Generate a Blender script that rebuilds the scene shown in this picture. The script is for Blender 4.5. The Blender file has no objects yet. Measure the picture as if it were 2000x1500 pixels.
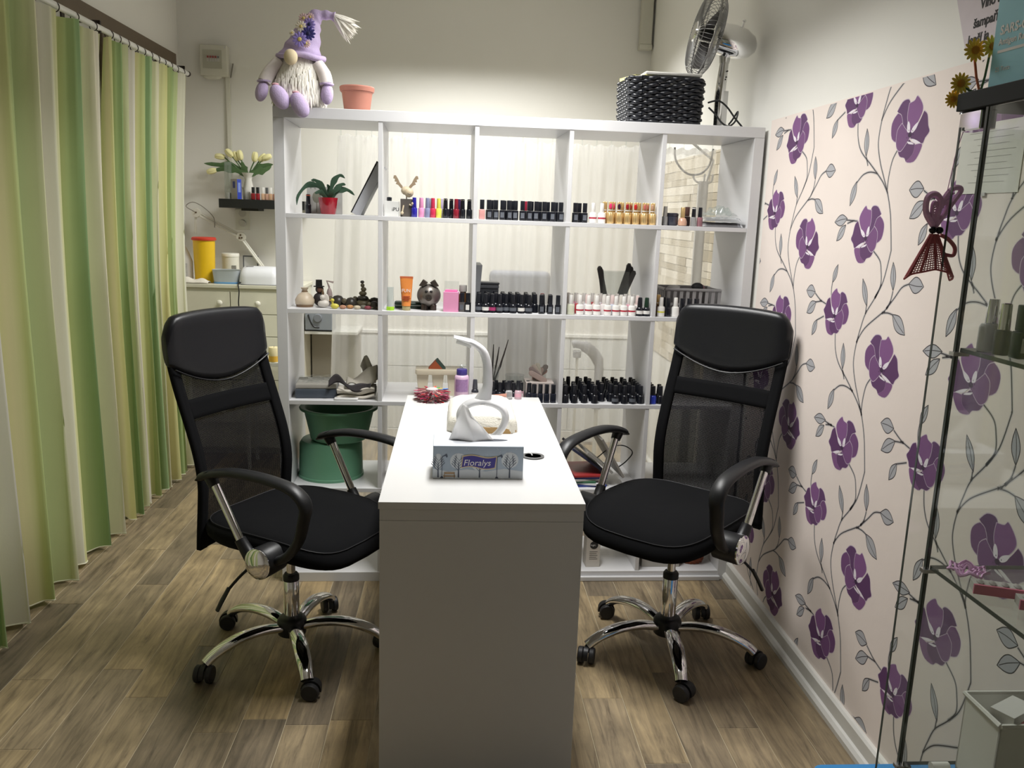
import bpy, math, random
from mathutils import Vector, Matrix
# ---------------------------------------------------------------- camera, light, exposure
# all coordinates below are centimetres: x right along the shelving unit, y into the room, z up
S = 0.01
sc = bpy.context.scene
col = sc.collection
def cam_setup():
    yaw, pit, rol = 0.0920228, 0.1971045, -0.0336824
    cy, sy, cp, sp = math.cos(yaw), math.sin(yaw), math.cos(pit), math.sin(pit)
    f = Vector((sy*cp, cy*cp, -sp)); rt = Vector((cy, -sy, 0)); dn = f.cross(rt)
    cr, sr = math.cos(rol), math.sin(rol)
    R, D = cr*rt + sr*dn, -sr*rt + cr*dn
    m = Matrix((R, -D, -f)).transposed().to_4x4()
    m.translation = Vector((59.5364, -321.02, 146.192))*S
    cd = bpy.data.cameras.new('camera'); cd.sensor_width = 36; cd.lens = 36*1649.23/2000
    cd.clip_start = 0.05
    c = bpy.data.objects.new('camera', cd); col.objects.link(c); c.matrix_world = m
    sc.camera = c
cam_setup()
w = bpy.data.worlds.new('world'); sc.world = w; w.use_nodes = True
w.node_tree.nodes['Background'].inputs[0].default_value = (0.9, 0.95, 1, 1)
w.node_tree.nodes['Background'].inputs[1].default_value = 0.02
def area(name, loc, sx, sy, power, colr, spread=180, rot=(0,0,0)):
    l = bpy.data.lights.new(name, 'AREA'); l.shape = 'RECTANGLE'; l.size = sx*S; l.size_y = sy*S
    l.energy = power; l.color = colr; l.spread = math.radians(spread)
    o = bpy.data.objects.new(name, l); col.objects.link(o); o.location = Vector(loc)*S; o.rotation_euler = rot
    return o
area('ceiling_lamp_front', (84, -44, 248), 28, 120, 26, (1.0, 0.992, 0.972), 140)
area('ceiling_lamp_back', (72, 132, 257), 120, 28, 28, (1.0, 0.99, 0.96), 148)
sc.view_settings.view_transform = 'Standard'; sc.view_settings.look = 'None'
sc.view_settings.exposure = 0.45; sc.view_settings.gamma = 1; sc.view_settings.use_curve_mapping = False
rnd = random.Random(7)
# ---------------------------------------------------------------- materials
MATS = {}
def mat(name, c, rough=.5, metal=0, noise=0, nscale=40, bump=0, bscale=200, trans=0, ior=1.45, spec=.5, alpha=1, sheen=0, coat=0):
    if name in MATS: return MATS[name]
    m = bpy.data.materials.new(name); m.use_nodes = True; nt = m.node_tree; b = nt.nodes['Principled BSDF']
    b.inputs['Base Color'].default_value = (*c, 1); b.inputs['Roughness'].default_value = rough
    b.inputs['Metallic'].default_value = metal; b.inputs['Specular IOR Level'].default_value = spec
    b.inputs['IOR'].default_value = ior; b.inputs['Transmission Weight'].default_value = trans
    b.inputs['Sheen Weight'].default_value = sheen; b.inputs['Coat Weight'].default_value = coat
    b.inputs['Alpha'].default_value = alpha
    tc = nt.nodes.new('ShaderNodeTexCoord')
    if noise:
        n = nt.nodes.new('ShaderNodeTexNoise'); n.inputs['Scale'].default_value = nscale; n.inputs['Detail'].default_value = 6
        nt.links.new(tc.outputs['Object'], n.inputs['Vector'])
        r = nt.nodes.new('ShaderNodeMapRange'); r.inputs['To Min'].default_value = 1-noise; r.inputs['To Max'].default_value = 1+noise
        nt.links.new(n.outputs['Fac'], r.inputs['Value'])
        mx = nt.nodes.new('ShaderNodeMix'); mx.data_type = 'RGBA'; mx.blend_type = 'MULTIPLY'; mx.inputs[0].default_value = 1
        mx.inputs[6].default_value = (*c, 1); nt.links.new(r.outputs[0], mx.inputs[7]); nt.links.new(mx.outputs[2], b.inputs['Base Color'])
    if bump:
        n = nt.nodes.new('ShaderNodeTexNoise'); n.inputs['Scale'].default_value = bscale; n.inputs['Detail'].default_value = 4
        nt.links.new(tc.outputs['Object'], n.inputs['Vector'])
        bp = nt.nodes.new('ShaderNodeBump'); bp.inputs['Strength'].default_value = bump; bp.inputs['Distance'].default_value = .002
        nt.links.new(n.outputs['Fac'], bp.inputs['Height']); nt.links.new(bp.outputs[0], b.inputs['Normal'])
    MATS[name] = m
    return m
def s2l(*c): return tuple((x/255/12.92 if x/255 <= .04045 else ((x/255+.055)/1.055)**2.4) for x in c)
def hexm(name, r, g, b, rough=.45, **k): return mat(name, s2l(r, g, b), rough, **k)
white_lam = mat('white_laminate', (.68, .68, .69), .32, noise=.02, nscale=3, bump=.02, bscale=300)
desk_lam = mat('desk_laminate', (.70, .70, .69), .3, noise=.015, nscale=4)
wall_m = mat('wall_paint', (.80, .785, .735), .85, noise=.03, nscale=2.5, bump=.08, bscale=60)
ceil_m = mat('ceiling_paint', (.82, .81, .77), .9, noise=.02, nscale=3)
base_m = mat('baseboard_paint', (.72, .71, .67), .45, noise=.05, nscale=8)
chrome = mat('chrome', (.86, .86, .87), .07, 1, noise=.02)
steel = mat('brushed_steel', (.62, .62, .62), .28, 1, noise=.05)
blk_plastic = mat('black_plastic', (.010, .0105, .012), .42, noise=.15, nscale=30)
blk_fabric = mat('black_fabric', (.0042, .0044, .0052), .95, noise=.25, nscale=300, bump=.5, bscale=1400, spec=.2)
blk_leather = mat('black_leatherette', (.007, .0075, .010), .36, noise=.1, nscale=20, bump=.12, bscale=500)
blk_gloss = mat('black_gloss', (.012, .013, .018), .25, noise=.1)
glass_m = mat('clear_glass', (.95, .98, .97), .02, trans=1, ior=1.3)
def glass_pane_mat(name, tint, gloss=.08, clear=.9):
    m = bpy.data.materials.new(name); m.use_nodes = True; nt = m.node_tree; nt.nodes.clear()
    o = nt.nodes.new('ShaderNodeOutputMaterial'); t = nt.nodes.new('ShaderNodeBsdfTransparent'); t.inputs[0].default_value = (*tint, 1)
    g = nt.nodes.new('ShaderNodeBsdfGlossy'); g.inputs['Roughness'].default_value = .03
    lw_ = nt.nodes.new('ShaderNodeLayerWeight'); pw_ = nt.nodes.new('ShaderNodeMath'); pw_.operation = 'POWER'; pw_.inputs[1].default_value = 4; nt.links.new(lw_.outputs['Facing'], pw_.inputs[0]); fr = nt.nodes.new('ShaderNodeMapRange'); fr.inputs['To Min'].default_value = .03; fr.inputs['To Max'].default_value = .45; nt.links.new(pw_.outputs[0], fr.inputs['Value'])
    d = nt.nodes.new('ShaderNodeBsdfDiffuse'); d.inputs[0].default_value = (.55, .6, .55, 1)
    n = nt.nodes.new('ShaderNodeTexNoise'); n.inputs['Scale'].default_value = 6
    mr = nt.nodes.new('ShaderNodeMapRange'); mr.inputs['To Min'].default_value = (1-clear)*.7; mr.inputs['To Max'].default_value = (1-clear)*1.3
    nt.links.new(n.outputs['Fac'], mr.inputs['Value'])
    m1 = nt.nodes.new('ShaderNodeMixShader'); nt.links.new(mr.outputs[0], m1.inputs[0]); nt.links.new(t.outputs[0], m1.inputs[1]); nt.links.new(d.outputs[0], m1.inputs[2])
    mx = nt.nodes.new('ShaderNodeMixShader'); nt.links.new(fr.outputs[0], mx.inputs[0]); nt.links.new(m1.outputs[0], mx.inputs[1]); nt.links.new(g.outputs[0], mx.inputs[2])
    nt.links.new(mx.outputs[0], o.inputs[0]); MATS[name] = m
    return m
pane_m = glass_pane_mat('cabinet_glass', (.955, .972, .958), clear=.97)
edge_m = mat('glass_edge', (.07, .085, .075), .15, noise=.1)
thin_glass = glass_pane_mat('thin_clear_plastic', (.96, .97, .97), clear=.93)
def sheer_mat(name, c, transp, holes=False):
    m = bpy.data.materials.new(name); m.use_nodes = True; nt = m.node_tree; nt.nodes.clear()
    o = nt.nodes.new('ShaderNodeOutputMaterial'); t = nt.nodes.new('ShaderNodeBsdfTransparent')
    d = nt.nodes.new('ShaderNodeBsdfDiffuse'); d.inputs[0].default_value = (*c, 1)
    tl = nt.nodes.new('ShaderNodeBsdfTranslucent'); tl.inputs[0].default_value = (*c, 1)
    m1 = nt.nodes.new('ShaderNodeMixShader'); m1.inputs[0].default_value = .5 if not holes else 0
    nt.links.new(d.outputs[0], m1.inputs[1]); nt.links.new(tl.outputs[0], m1.inputs[2])
    mx = nt.nodes.new('ShaderNodeMixShader'); mx.inputs[0].default_value = transp
    nt.links.new(m1.outputs[0], mx.inputs[1]); nt.links.new(t.outputs[0], mx.inputs[2]); nt.links.new(mx.outputs[0], o.inputs[0])
    tc = nt.nodes.new('ShaderNodeTexCoord')
    if holes:   # woven mesh: open cells on a fine diagonal lattice
        sp = nt.nodes.new('ShaderNodeSeparateXYZ'); nt.links.new(tc.outputs['Object'], sp.inputs[0])
        def math_(op, a, b=None):
            n = nt.nodes.new('ShaderNodeMath'); n.operation = op
            for i, v in enumerate((a, b)):
                if v is None: continue
                if isinstance(v, (int, float)): n.inputs[i].default_value = v
                else: nt.links.new(v, n.inputs[i])
            return n.outputs[0]
        k = 2*math.pi/0.0062
        u = math_('SINE', math_('MULTIPLY', math_('ADD', sp.outputs[1], sp.outputs[2]), k))
        v = math_('SINE', math_('MULTIPLY', math_('SUBTRACT', sp.outputs[1], sp.outputs[2]), k))
        pr = math_('MULTIPLY', u, v)
        nt.links.new(math_('MULTIPLY', math_('GREATER_THAN', pr, .76), transp), mx.inputs[0])
    else:
        n = nt.nodes.new('ShaderNodeTexNoise'); n.inputs['Scale'].default_value = 5; nt.links.new(tc.outputs['Object'], n.inputs['Vector'])
        mr = nt.nodes.new('ShaderNodeMapRange'); mr.inputs['To Min'].default_value = transp-.08; mr.inputs['To Max'].default_value = transp+.08
        nt.links.new(n.outputs['Fac'], mr.inputs['Value']); nt.links.new(mr.outputs[0], mx.inputs[0])
    MATS[name] = m
    return m
sheer = sheer_mat('sheer_white_curtain', (.84, .83, .80), .58)
mesh_m = sheer_mat('chair_mesh', (.012, .012, .014), .95, True)
def attr_mat(name, rough=.8, transl=0, bump=0):
    m = bpy.data.materials.new(name); m.use_nodes = True; nt = m.node_tree; b = nt.nodes['Principled BSDF']
    a = nt.nodes.new('ShaderNodeAttribute'); a.attribute_name = 'Col'; nt.links.new(a.outputs['Color'], b.inputs['Base Color'])
    b.inputs['Roughness'].default_value = rough
    tc = nt.nodes.new('ShaderNodeTexCoord'); n = nt.nodes.new('ShaderNodeTexNoise'); n.inputs['Scale'].default_value = 160
    nt.links.new(tc.outputs['Object'], n.inputs['Vector'])
    if bump:
        bp = nt.nodes.new('ShaderNodeBump'); bp.inputs['Strength'].default_value = bump; bp.inputs['Distance'].default_value = .001
        nt.links.new(n.outputs['Fac'], bp.inputs['Height']); nt.links.new(bp.outputs[0], b.inputs['Normal'])
    if transl:
        o = nt.nodes['Material Output']; t = nt.nodes.new('ShaderNodeBsdfTranslucent'); nt.links.new(a.outputs['Color'], t.inputs[0])
        mx = nt.nodes.new('ShaderNodeMixShader'); mx.inputs[0].default_value = transl
        nt.links.new(b.outputs[0], mx.inputs[1]); nt.links.new(t.outputs[0], mx.inputs[2]); nt.links.new(mx.outputs[0], o.inputs[0])
    MATS[name] = m
    return m
print_m = attr_mat('printed_ink', .7)
curtain_m = attr_mat('striped_curtain_cloth', .75, .25, .15)
def plank_mat():
    m = bpy.data.materials.new('wood_look_plank'); m.use_nodes = True; nt = m.node_tree; b = nt.nodes['Principled BSDF']; L = nt.links.new
    oi = nt.nodes.new('ShaderNodeObjectInfo'); tc = nt.nodes.new('ShaderNodeTexCoord')
    sh = nt.nodes.new('ShaderNodeVectorMath'); sh.operation = 'ADD'
    cmb = nt.nodes.new('ShaderNodeCombineXYZ'); mu = nt.nodes.new('ShaderNodeMath'); mu.operation = 'MULTIPLY'; mu.inputs[1].default_value = 37
    L(oi.outputs['Random'], mu.inputs[0]); L(mu.outputs[0], cmb.inputs[0]); L(mu.outputs[0], cmb.inputs[1])
    L(tc.outputs['Object'], sh.inputs[0]); L(cmb.outputs[0], sh.inputs[1])
    mp = nt.nodes.new('ShaderNodeMapping'); mp.inputs['Scale'].default_value = (26, 2.2, 26); L(sh.outputs[0], mp.inputs[0])
    n = nt.nodes.new('ShaderNodeTexNoise'); n.inputs['Scale'].default_value = 1.6; n.inputs['Detail'].default_value = 9; n.inputs['Roughness'].default_value = .68; n.inputs['Distortion'].default_value = .7
    L(mp.outputs[0], n.inputs['Vector'])
    r1 = nt.nodes.new('ShaderNodeValToRGB'); e = r1.color_ramp.elements
    e[0].position = .30; e[0].color = (*s2l(100, 89, 73), 1); e[1].position = .72; e[1].color = (*s2l(190, 173, 141), 1)
    x = e.new(.48); x.color = (*s2l(150, 136, 112), 1); x = e.new(.6); x.color = (*s2l(168, 152, 124), 1)
    L(n.outputs['Fac'], r1.inputs[0])
    r2 = nt.nodes.new('ShaderNodeValToRGB'); e = r2.color_ramp.elements; r2.color_ramp.interpolation = 'LINEAR'
    e[0].color = (.52, .51, .52, 1); e[1].color = (1.3, 1.17, .92, 1); x = e.new(.35); x.color = (.86, .83, .80, 1); x = e.new(.7); x.color = (1.05, 1.0, .9, 1)
    L(oi.outputs['Random'], r2.inputs[0])
    n2 = nt.nodes.new('ShaderNodeTexNoise'); n2.inputs['Scale'].default_value = 7; n2.inputs['Detail'].default_value = 5; L(sh.outputs[0], n2.inputs['Vector'])
    r3 = nt.nodes.new('ShaderNodeMapRange'); r3.inputs['From Min'].default_value = .3; r3.inputs['From Max'].default_value = .7; r3.inputs['To Min'].default_value = .78; r3.inputs['To Max'].default_value = 1.15; L(n2.outputs['Fac'], r3.inputs['Value'])
    m1 = nt.nodes.new('ShaderNodeMix'); m1.data_type = 'RGBA'; m1.blend_type = 'MULTIPLY'; m1.inputs[0].default_value = 1; L(r1.outputs[0], m1.inputs[6]); L(r2.outputs[0], m1.inputs[7])
    m2 = nt.nodes.new('ShaderNodeMix'); m2.data_type = 'RGBA'; m2.blend_type = 'MULTIPLY'; m2.inputs[0].default_value = 1; L(m1.outputs[2], m2.inputs[6]); L(r3.outputs[0], m2.inputs[7])
    L(m2.outputs[2], b.inputs['Base Color']); b.inputs['Roughness'].default_value = .48
    bp = nt.nodes.new('ShaderNodeBump'); bp.inputs['Strength'].default_value = .12; bp.inputs['Distance'].default_value = .002; L(n.outputs['Fac'], bp.inputs['Height']); L(bp.outputs[0], b.inputs['Normal'])
    MATS['plank'] = m
    return m
plank_m = plank_mat()
# ---------------------------------------------------------------- mesh helpers
def catmull(pts, n=6):
    P = [Vector(p) for p in pts]; out = []
    for i in range(len(P)-1):
        a, b, c, d = P[max(i-1, 0)], P[i], P[i+1], P[min(i+2, len(P)-1)]
        for k in range(n):
            t = k/n
            out.append(.5*((2*b)+(c-a)*t+(2*a-5*b+4*c-d)*t*t+(3*b-a-3*c+d)*t**3))
    out.append(P[-1])
    return out
class M:
    def __init__(s): s.v = []; s.f = []; s.c = []
    def add(s, vs, fs, colr=None):
        o = len(s.v); s.v += [tuple(v) for v in vs]; s.f += [tuple(i+o for i in f) for f in fs]
        s.c += [colr]*len(fs); return s
    def box(s, x0, x1, y0, y1, z0, z1, colr=None):
        return s.add([(x0,y0,z0),(x1,y0,z0),(x1,y1,z0),(x0,y1,z0),(x0,y0,z1),(x1,y0,z1),(x1,y1,z1),(x0,y1,z1)],
                     [(0,3,2,1),(4,5,6,7),(0,1,5,4),(1,2,6,5),(2,3,7,6),(3,0,4,7)], colr)
    def loft(s, rings, cap=True, colr=None, closed=True):
        n = len(rings[0]); vs = [p for r in rings for p in r]; fs = []
        for i in range(len(rings)-1):
            for j in range(n if closed else n-1):
                k = (j+1) % n
                fs.append((i*n+j, i*n+k, (i+1)*n+k, (i+1)*n+j))
        if cap and closed:
            fs.append(tuple(range(n-1, -1, -1))); fs.append(tuple((len(rings)-1)*n+j for j in range(n)))
        return s.add(vs, fs, colr)
    def lathe(s, prof, c=(0,0,0), n=20, ax='z', cap=True, sx=1, sy=1, colr=None):
        rings = []
        for r, h in prof:
            ring = []
            for j in range(n):
                a = 2*math.pi*j/n; u, v = r*math.cos(a)*sx, r*math.sin(a)*sy
                p = {'z': (u, v, h), 'y': (v, h, u), 'x': (h, u, v)}[ax]
                ring.append((p[0]+c[0], p[1]+c[1], p[2]+c[2]))
            rings.append(ring)
        return s.loft(rings, cap, colr)
    def tube(s, pts, r, n=8, up=(0,0,1), ry=None, cap=True, colr=None):
        P = [Vector(p) for p in pts]; rings = []; up = Vector(up); prev = None
        for i, p in enumerate(P):
            t = (P[min(i+1, len(P)-1)]-P[max(i-1, 0)])
            t = t.normalized() if t.length > 1e-9 else Vector((0,0,1))
            a = t.cross(up) if prev is None else prev - t*prev.dot(t)
            if a.length < 1e-4: a = t.cross(Vector((1,0,0)))
            a.normalize(); prev = a; b = a.cross(t)
            ri = r[i] if isinstance(r, (list, tuple)) else r
            rb = ri if ry is None else (ry[i] if isinstance(ry, (list, tuple)) else ry)
            rings.append([p + a*ri*math.cos(2*math.pi*j/n) + b*rb*math.sin(2*math.pi*j/n) for j in range(n)])
        return s.loft(rings, cap, colr)
    def ell(s, c, r, n=14, m=9, rot=None, colr=None):
        R = rot or Matrix.Identity(3); C = Vector(c); rings = []
        for i in range(m+1):
            th = math.pi*i/m; rr = max(math.sin(th), .002)
            rings.append([C + R @ Vector((r[0]*rr*math.cos(2*math.pi*j/n), r[1]*rr*math.sin(2*math.pi*j/n), -r[2]*math.cos(th))) for j in range(n)])
        return s.loft(rings, True, colr)
    def grid(s, fn, nu, nv, colr=None):
        vs = [fn(i/nu, j/nv) for j in range(nv+1) for i in range(nu+1)]
        fs = [(j*(nu+1)+i, j*(nu+1)+i+1, (j+1)*(nu+1)+i+1, (j+1)*(nu+1)+i) for j in range(nv) for i in range(nu)]
        return s.add(vs, fs, colr)
    def prism(s, poly, a0, a1, ax='y', colr=None):
        def q(p, a): return {'y': (p[0], a, p[1]), 'x': (a, p[0], p[1]), 'z': (p[0], p[1], a)}[ax]
        return s.loft([[q(p, a0) for p in poly], [q(p, a1) for p in poly]], True, colr)
    def rbox(s, x0, x1, y0, y1, z0, z1, r=1., n=4, top=.5, colr=None):
        cx, cy, hx, hy = (x0+x1)/2, (y0+y1)/2, (x1-x0)/2, (y1-y0)/2
        def ring(ins, z):
            out = []; rr = max(r-ins, .02)
            for qx, qy, a0 in ((1,1,0), (-1,1,90), (-1,-1,180), (1,-1,270)):
                for k in range(n+1):
                    a = math.radians(a0+90*k/n)
                    out.append((cx+qx*(hx-r)+rr*math.cos(a), cy+qy*(hy-r)+rr*math.sin(a), z))
            return out
        t = min(top, (z1-z0)/2.2)
        return s.loft([ring(t*.7, z0), ring(t*.2, z0+t*.3), ring(0, z0+t), ring(0, z1-t), ring(t*.2, z1-t*.3), ring(t*.7, z1)], True, colr)
    def mesh(s, name):
        me = bpy.data.meshes.new(name); me.from_pydata([(x*S, y*S, z*S) for x, y, z in s.v], [], s.f)
        if any(c is not None for c in s.c):
            a = me.color_attributes.new('Col', 'FLOAT_COLOR', 'CORNER'); i = 0
            for p, c in zip(me.polygons, s.c):
                for _ in p.loop_indices: a.data[i].color = (*(c or (1,1,1)), 1); i += 1
        return me
def obj(name, m, mt, parent=None, smooth=None, bevel=0, solid=0, loc=(0,0,0), rot=(0,0,0), label=None, cat=None, group=None, kind=None, sub=0):
    me = m.mesh(name) if isinstance(m, M) else m
    if isinstance(m, M):
        import bmesh
        bm = bmesh.new(); bm.from_mesh(me); bmesh.ops.recalc_face_normals(bm, faces=bm.faces); bm.to_mesh(me); bm.free()
        if smooth:
            me.polygons.foreach_set('use_smooth', [True]*len(me.polygons)); me.set_sharp_from_angle(angle=math.radians(smooth))
        me.materials.append(mt)
    o = bpy.data.objects.new(name, me); col.objects.link(o)
    o.parent = parent; o.location = Vector(loc)*S; o.rotation_euler = rot
    if solid:
        md = o.modifiers.new('thickness', 'SOLIDIFY'); md.thickness = solid*S; md.offset = 0
    if bevel:
        md = o.modifiers.new('bevel', 'BEVEL'); md.width = bevel*S; md.segments = 2; md.limit_method = 'ANGLE'
    if sub:
        md = o.modifiers.new('subd', 'SUBSURF'); md.levels = sub; md.render_levels = sub
    tag(o, label, cat, group, kind)
    return o
def tag(o, label=None, cat=None, group=None, kind=None):
    if label: o['label'] = label
    if cat: o['category'] = cat
    if group: o['group'] = group
    if kind: o['kind'] = kind
    return o
def thing(name, label, cat, loc=(0,0,0), rz=0, group=None):
    o = bpy.data.objects.new(name, None); col.objects.link(o); o.empty_display_size = .02
    o.location = Vector(loc)*S; o.rotation_euler = (0, 0, rz)
    return tag(o, label, cat, group)
def copytree(o, parent=None):
    c = o.copy(); col.objects.link(c); c.parent = parent
    for ch in KIDS(o): copytree(ch, c)
    return c
def KIDS(o): return [c for c in ALLK.get(o.name, [])]
ALLK = {}
def index_kids(o):
    ALLK[o.name] = [c for c in col.objects if c.parent == o]
    for c in ALLK[o.name]: index_kids(c)
def text(name, s, size, mt, parent, loc, mtx, ext=.02, shear=0, label=None, bold=0):
    cu = bpy.data.curves.new(name, 'FONT'); cu.body = s; cu.size = size*S; cu.extrude = ext*S; cu.shear = shear
    cu.resolution_u = 3; cu.offset = bold*S
    t = bpy.data.objects.new('tmp', cu); col.objects.link(t)
    me = bpy.data.meshes.new_from_object(t.evaluated_get(bpy.context.evaluated_depsgraph_get()))
    bpy.data.objects.remove(t); me.name = name; me.materials.clear(); me.materials.append(mt)
    o = bpy.data.objects.new(name, me); col.objects.link(o); o.parent = parent
    m4 = mtx.to_4x4(); m4.translation = Vector(loc)*S; o.matrix_basis = m4
    if label: o['label'] = label
    return o
FRONT = Matrix(((1,0,0),(0,0,-1),(0,1,0)))      # faces -y
SIDE = Matrix(((0,0,-1),(-1,0,0),(0,1,0)))      # faces -x
FLAT = Matrix.Identity(3)
# the room is turned by a little more than a degree against the shelving unit
RA = -math.radians(1.25); RS, RC = math.sin(-RA), math.cos(RA)
def RL(x, y, z=0): return (x*RC+y*RS, -x*RS+y*RC, z)
ORD = ['first','second','third','fourth','fifth','sixth','seventh','eighth','ninth','tenth','eleventh','twelfth','thirteenth','fourteenth']
# ---------------------------------------------------------------- room shell (room frame, turned by RA)
XL, XR, YB, YF, ZC = -100, 183, 220, -430, 290
rz = (0, 0, RA)
fl = obj('floor', M().box(XL, XR, YF, YB, -6, -.14), mat('floor_grout', s2l(196, 184, 156), .8, noise=.1), rot=rz, kind='structure')
ends = {0: -60, 2: -20, 3: -72, 4: -3, 6: -82, 9: -93.8, 19: -69, 21: -31, 18: -12, 20: -100, 17: -84, 16: -40}
c0 = -93.7; pw = 12.62; k = 0
xs = [XL] + [c0 + pw*i for i in range(40) if c0 + pw*i < XR-.5] + [XR]
for i in range(len(xs)-1):
    e = ends.get(i, rnd.uniform(-104, 0)); ys = [YF]
    y = e - 104*6
    while y < YB:
        if y > YF+2: ys.append(y)
        y += 104
    ys.append(YB)
    for a, b in zip(ys, ys[1:]):
        if b < -260: continue
        x0, x1, y0, y1 = xs[i]+.09, xs[i+1]-.09, a+.09, b-.09
        g = .1
        m = M().loft([[(x0,y0,-.6),(x1,y0,-.6),(x1,y1,-.6),(x0,y1,-.6)], [(x0,y0,-g),(x1,y0,-g),(x1,y1,-g),(x0,y1,-g)],
                      [(x0+g,y0+g,0),(x1-g,y0+g,0),(x1-g,y1-g,0),(x0+g,y1-g,0)]])
        obj('plank', m, plank_m, fl)
obj('ceiling', M().box(XL-10, XR+10, YF-10, YB+10, ZC, ZC+8), ceil_m, rot=rz, kind='structure')
wb = obj('wall_back', M().box(XL-10, XR+10, YB, YB+10, -6, ZC), wall_m, rot=rz, kind='structure')
obj('wall_front', M().box(XL-10, XR+10, YF-10, YF, -6, ZC), wall_m, rot=rz, kind='structure')
wl = obj('wall_left', M().box(XL-10, XL, YF, YB, -6, ZC), wall_m, rot=rz, kind='structure')
wr = obj('wall_right', M().box(XR, XR+10, YF, YB, -6, ZC), wall_m, rot=rz, kind='structure')
brown = mat('brown_painted_wood', s2l(104, 90, 74), .55, noise=.1, nscale=12)
obj('trim_1', M().box(XL, XL+2, -150, 210, 224, 231.5), brown, rot=rz, kind='structure', bevel=.2)
obj('trim_2', M().box(XL, XL+2, 104, 112, 0, 224), brown, rot=rz, kind='structure', bevel=.2)
# baseboard: tall back strip with a sloping quarter round in front of it
prof = [(183, 0), (179.9, 0), (179.8, 1.6), (180.5, 2.7), (181.2, 3.1), (181.2, 7.0), (181.8, 7.7), (183, 7.7)]
obj('baseboard_right', M().prism(prof, YF, 219, 'y'), base_m, rot=rz, kind='structure', smooth=25)
obj('baseboard_back', M().box(XL, 181, YB-1.5, YB, 0, 7.5), base_m, rot=rz, kind='structure', bevel=.3)
# dado rail and tiles of the wall behind the unit
obj('trim_3', M().box(XL, 182.9, YB-1.6, YB, 69.6, 72), mat('dado_white', (.85,.85,.82), .4, noise=.02), rot=rz, kind='structure', bevel=.4)
tile_m = mat('white_wall_tile', (.74, .75, .73), .25, noise=.03, nscale=3)
for r in range(3):
    for c in range(7):
        x0 = XL + c*40.3; x1 = min(x0+40, 182.5)
        obj('tile', M().box(x0, x1, YB-.9, YB-.02, 7.9+20.6*r, 7.9+20.6*r+20.2), tile_m, wb, bevel=.12)
# stone-look strips on the far part of the right-hand wall
sr = random.Random(3); z = 72.0; sm = [mat('stone_strip_%d' % i, s2l(*c), .8, noise=.08, nscale=20, bump=.3, bscale=80) for i, c in enumerate(((216,207,188),(204,194,174),(190,180,160),(226,218,202)))]
while z < 177:
    h = sr.choice((3.4, 4.4, 5.2, 2.8)); y = 46 - sr.uniform(0, 20)
    while y < 219:
        l = sr.uniform(16, 42); a, b = max(y, 46), min(y+l, 219.5)
        if b-a > 2: obj('stone_strip', M().box(XR-sr.uniform(.3, .8), XR-.02, a+.1, b-.1, z+.08, min(z+h, 178)-.08), sr.choice(sm), wr)
        y += l
    z += h
# ---------------------------------------------------------------- wallpaper with printed flowers
wp_m = mat('wallpaper_ground', s2l(232, 220, 212), .75, noise=.03, nscale=6, bump=.25, bscale=35)
wp = obj('wallpaper', M().box(XR-.12, XR, -330, 1.5, 7.4, 184), wp_m, wr)
PET = [([(7.6,6.3),(5.5,8.3),(2.8,8.6),(1.7,7.3),(2.1,5.2),(1.4,3.0),(1.2,.8),(2.9,1.7),(4.5,2.6),(5.9,5.2)], (96,62,104)),
 ([(7.4,5.6),(5.6,4.9),(4.4,2.2),(5.3,-.3),(5.7,-1.5),(9,-.3),(9.9,2.7),(9,4.5)], (112,72,118)),
 ([(-5.6,4.8),(-7.2,3.8),(-8.1,1.3),(-8.9,-.1),(-7.4,-1.4),(-6.1,-2.7),(-1.3,-1.2),(0,-.2),(-2.2,.9),(-3.9,2.4)], (92,56,98)),
 ([(1.8,7.6),(-.5,8),(-1.6,8.9),(-4.1,6.9),(-4.6,5.1),(-3.1,2.9),(-1.2,1),(.2,.7),(2,4.5)], (128,84,134)),
 ([(.8,-1),(-.9,-2.2),(-3.1,-3.1),(-2.6,-5.2),(.1,-6.8),(1.4,-5.8),(3.7,-5.3),(4.9,-3.6),(3.3,-2.6)], (94,58,100)),
 ([(-3.1,-3.1),(-6.2,-3.1),(-5.6,-5),(-3.4,-7),(.1,-6.8),(-2.6,-5.2)], (122,80,126)),
 ([(4.6,2.8),(2,.9),(-.1,-.4),(1.3,-2),(3.7,-3.8),(5.7,-3.1),(6.5,-1.2),(6.4,1.3)], (116,76,122))]
WHI = [[(1.5,.6),(1.9,2.3),(1.4,3.3),(.4,2.2),(.2,.4)], [(-.4,.5),(-1.3,1.7),(-3.6,2.7),(-2.8,1.1),(-1.3,.2)], [(-.8,-1.2),(-3.2,-1.7),(-5.9,-2.8),(-2.6,-2.4)], [(1,-1.8),(-1.2,-2.2),(-2.5,-2.8),(.1,-2.5)]]
XW = XR-.12
def smooth_poly(p, n=3):
    q = catmull([(a, b, 0) for a, b in p+[p[0]]], n)[:-1]
    return [(v.x, v.y) for v in q]
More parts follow.
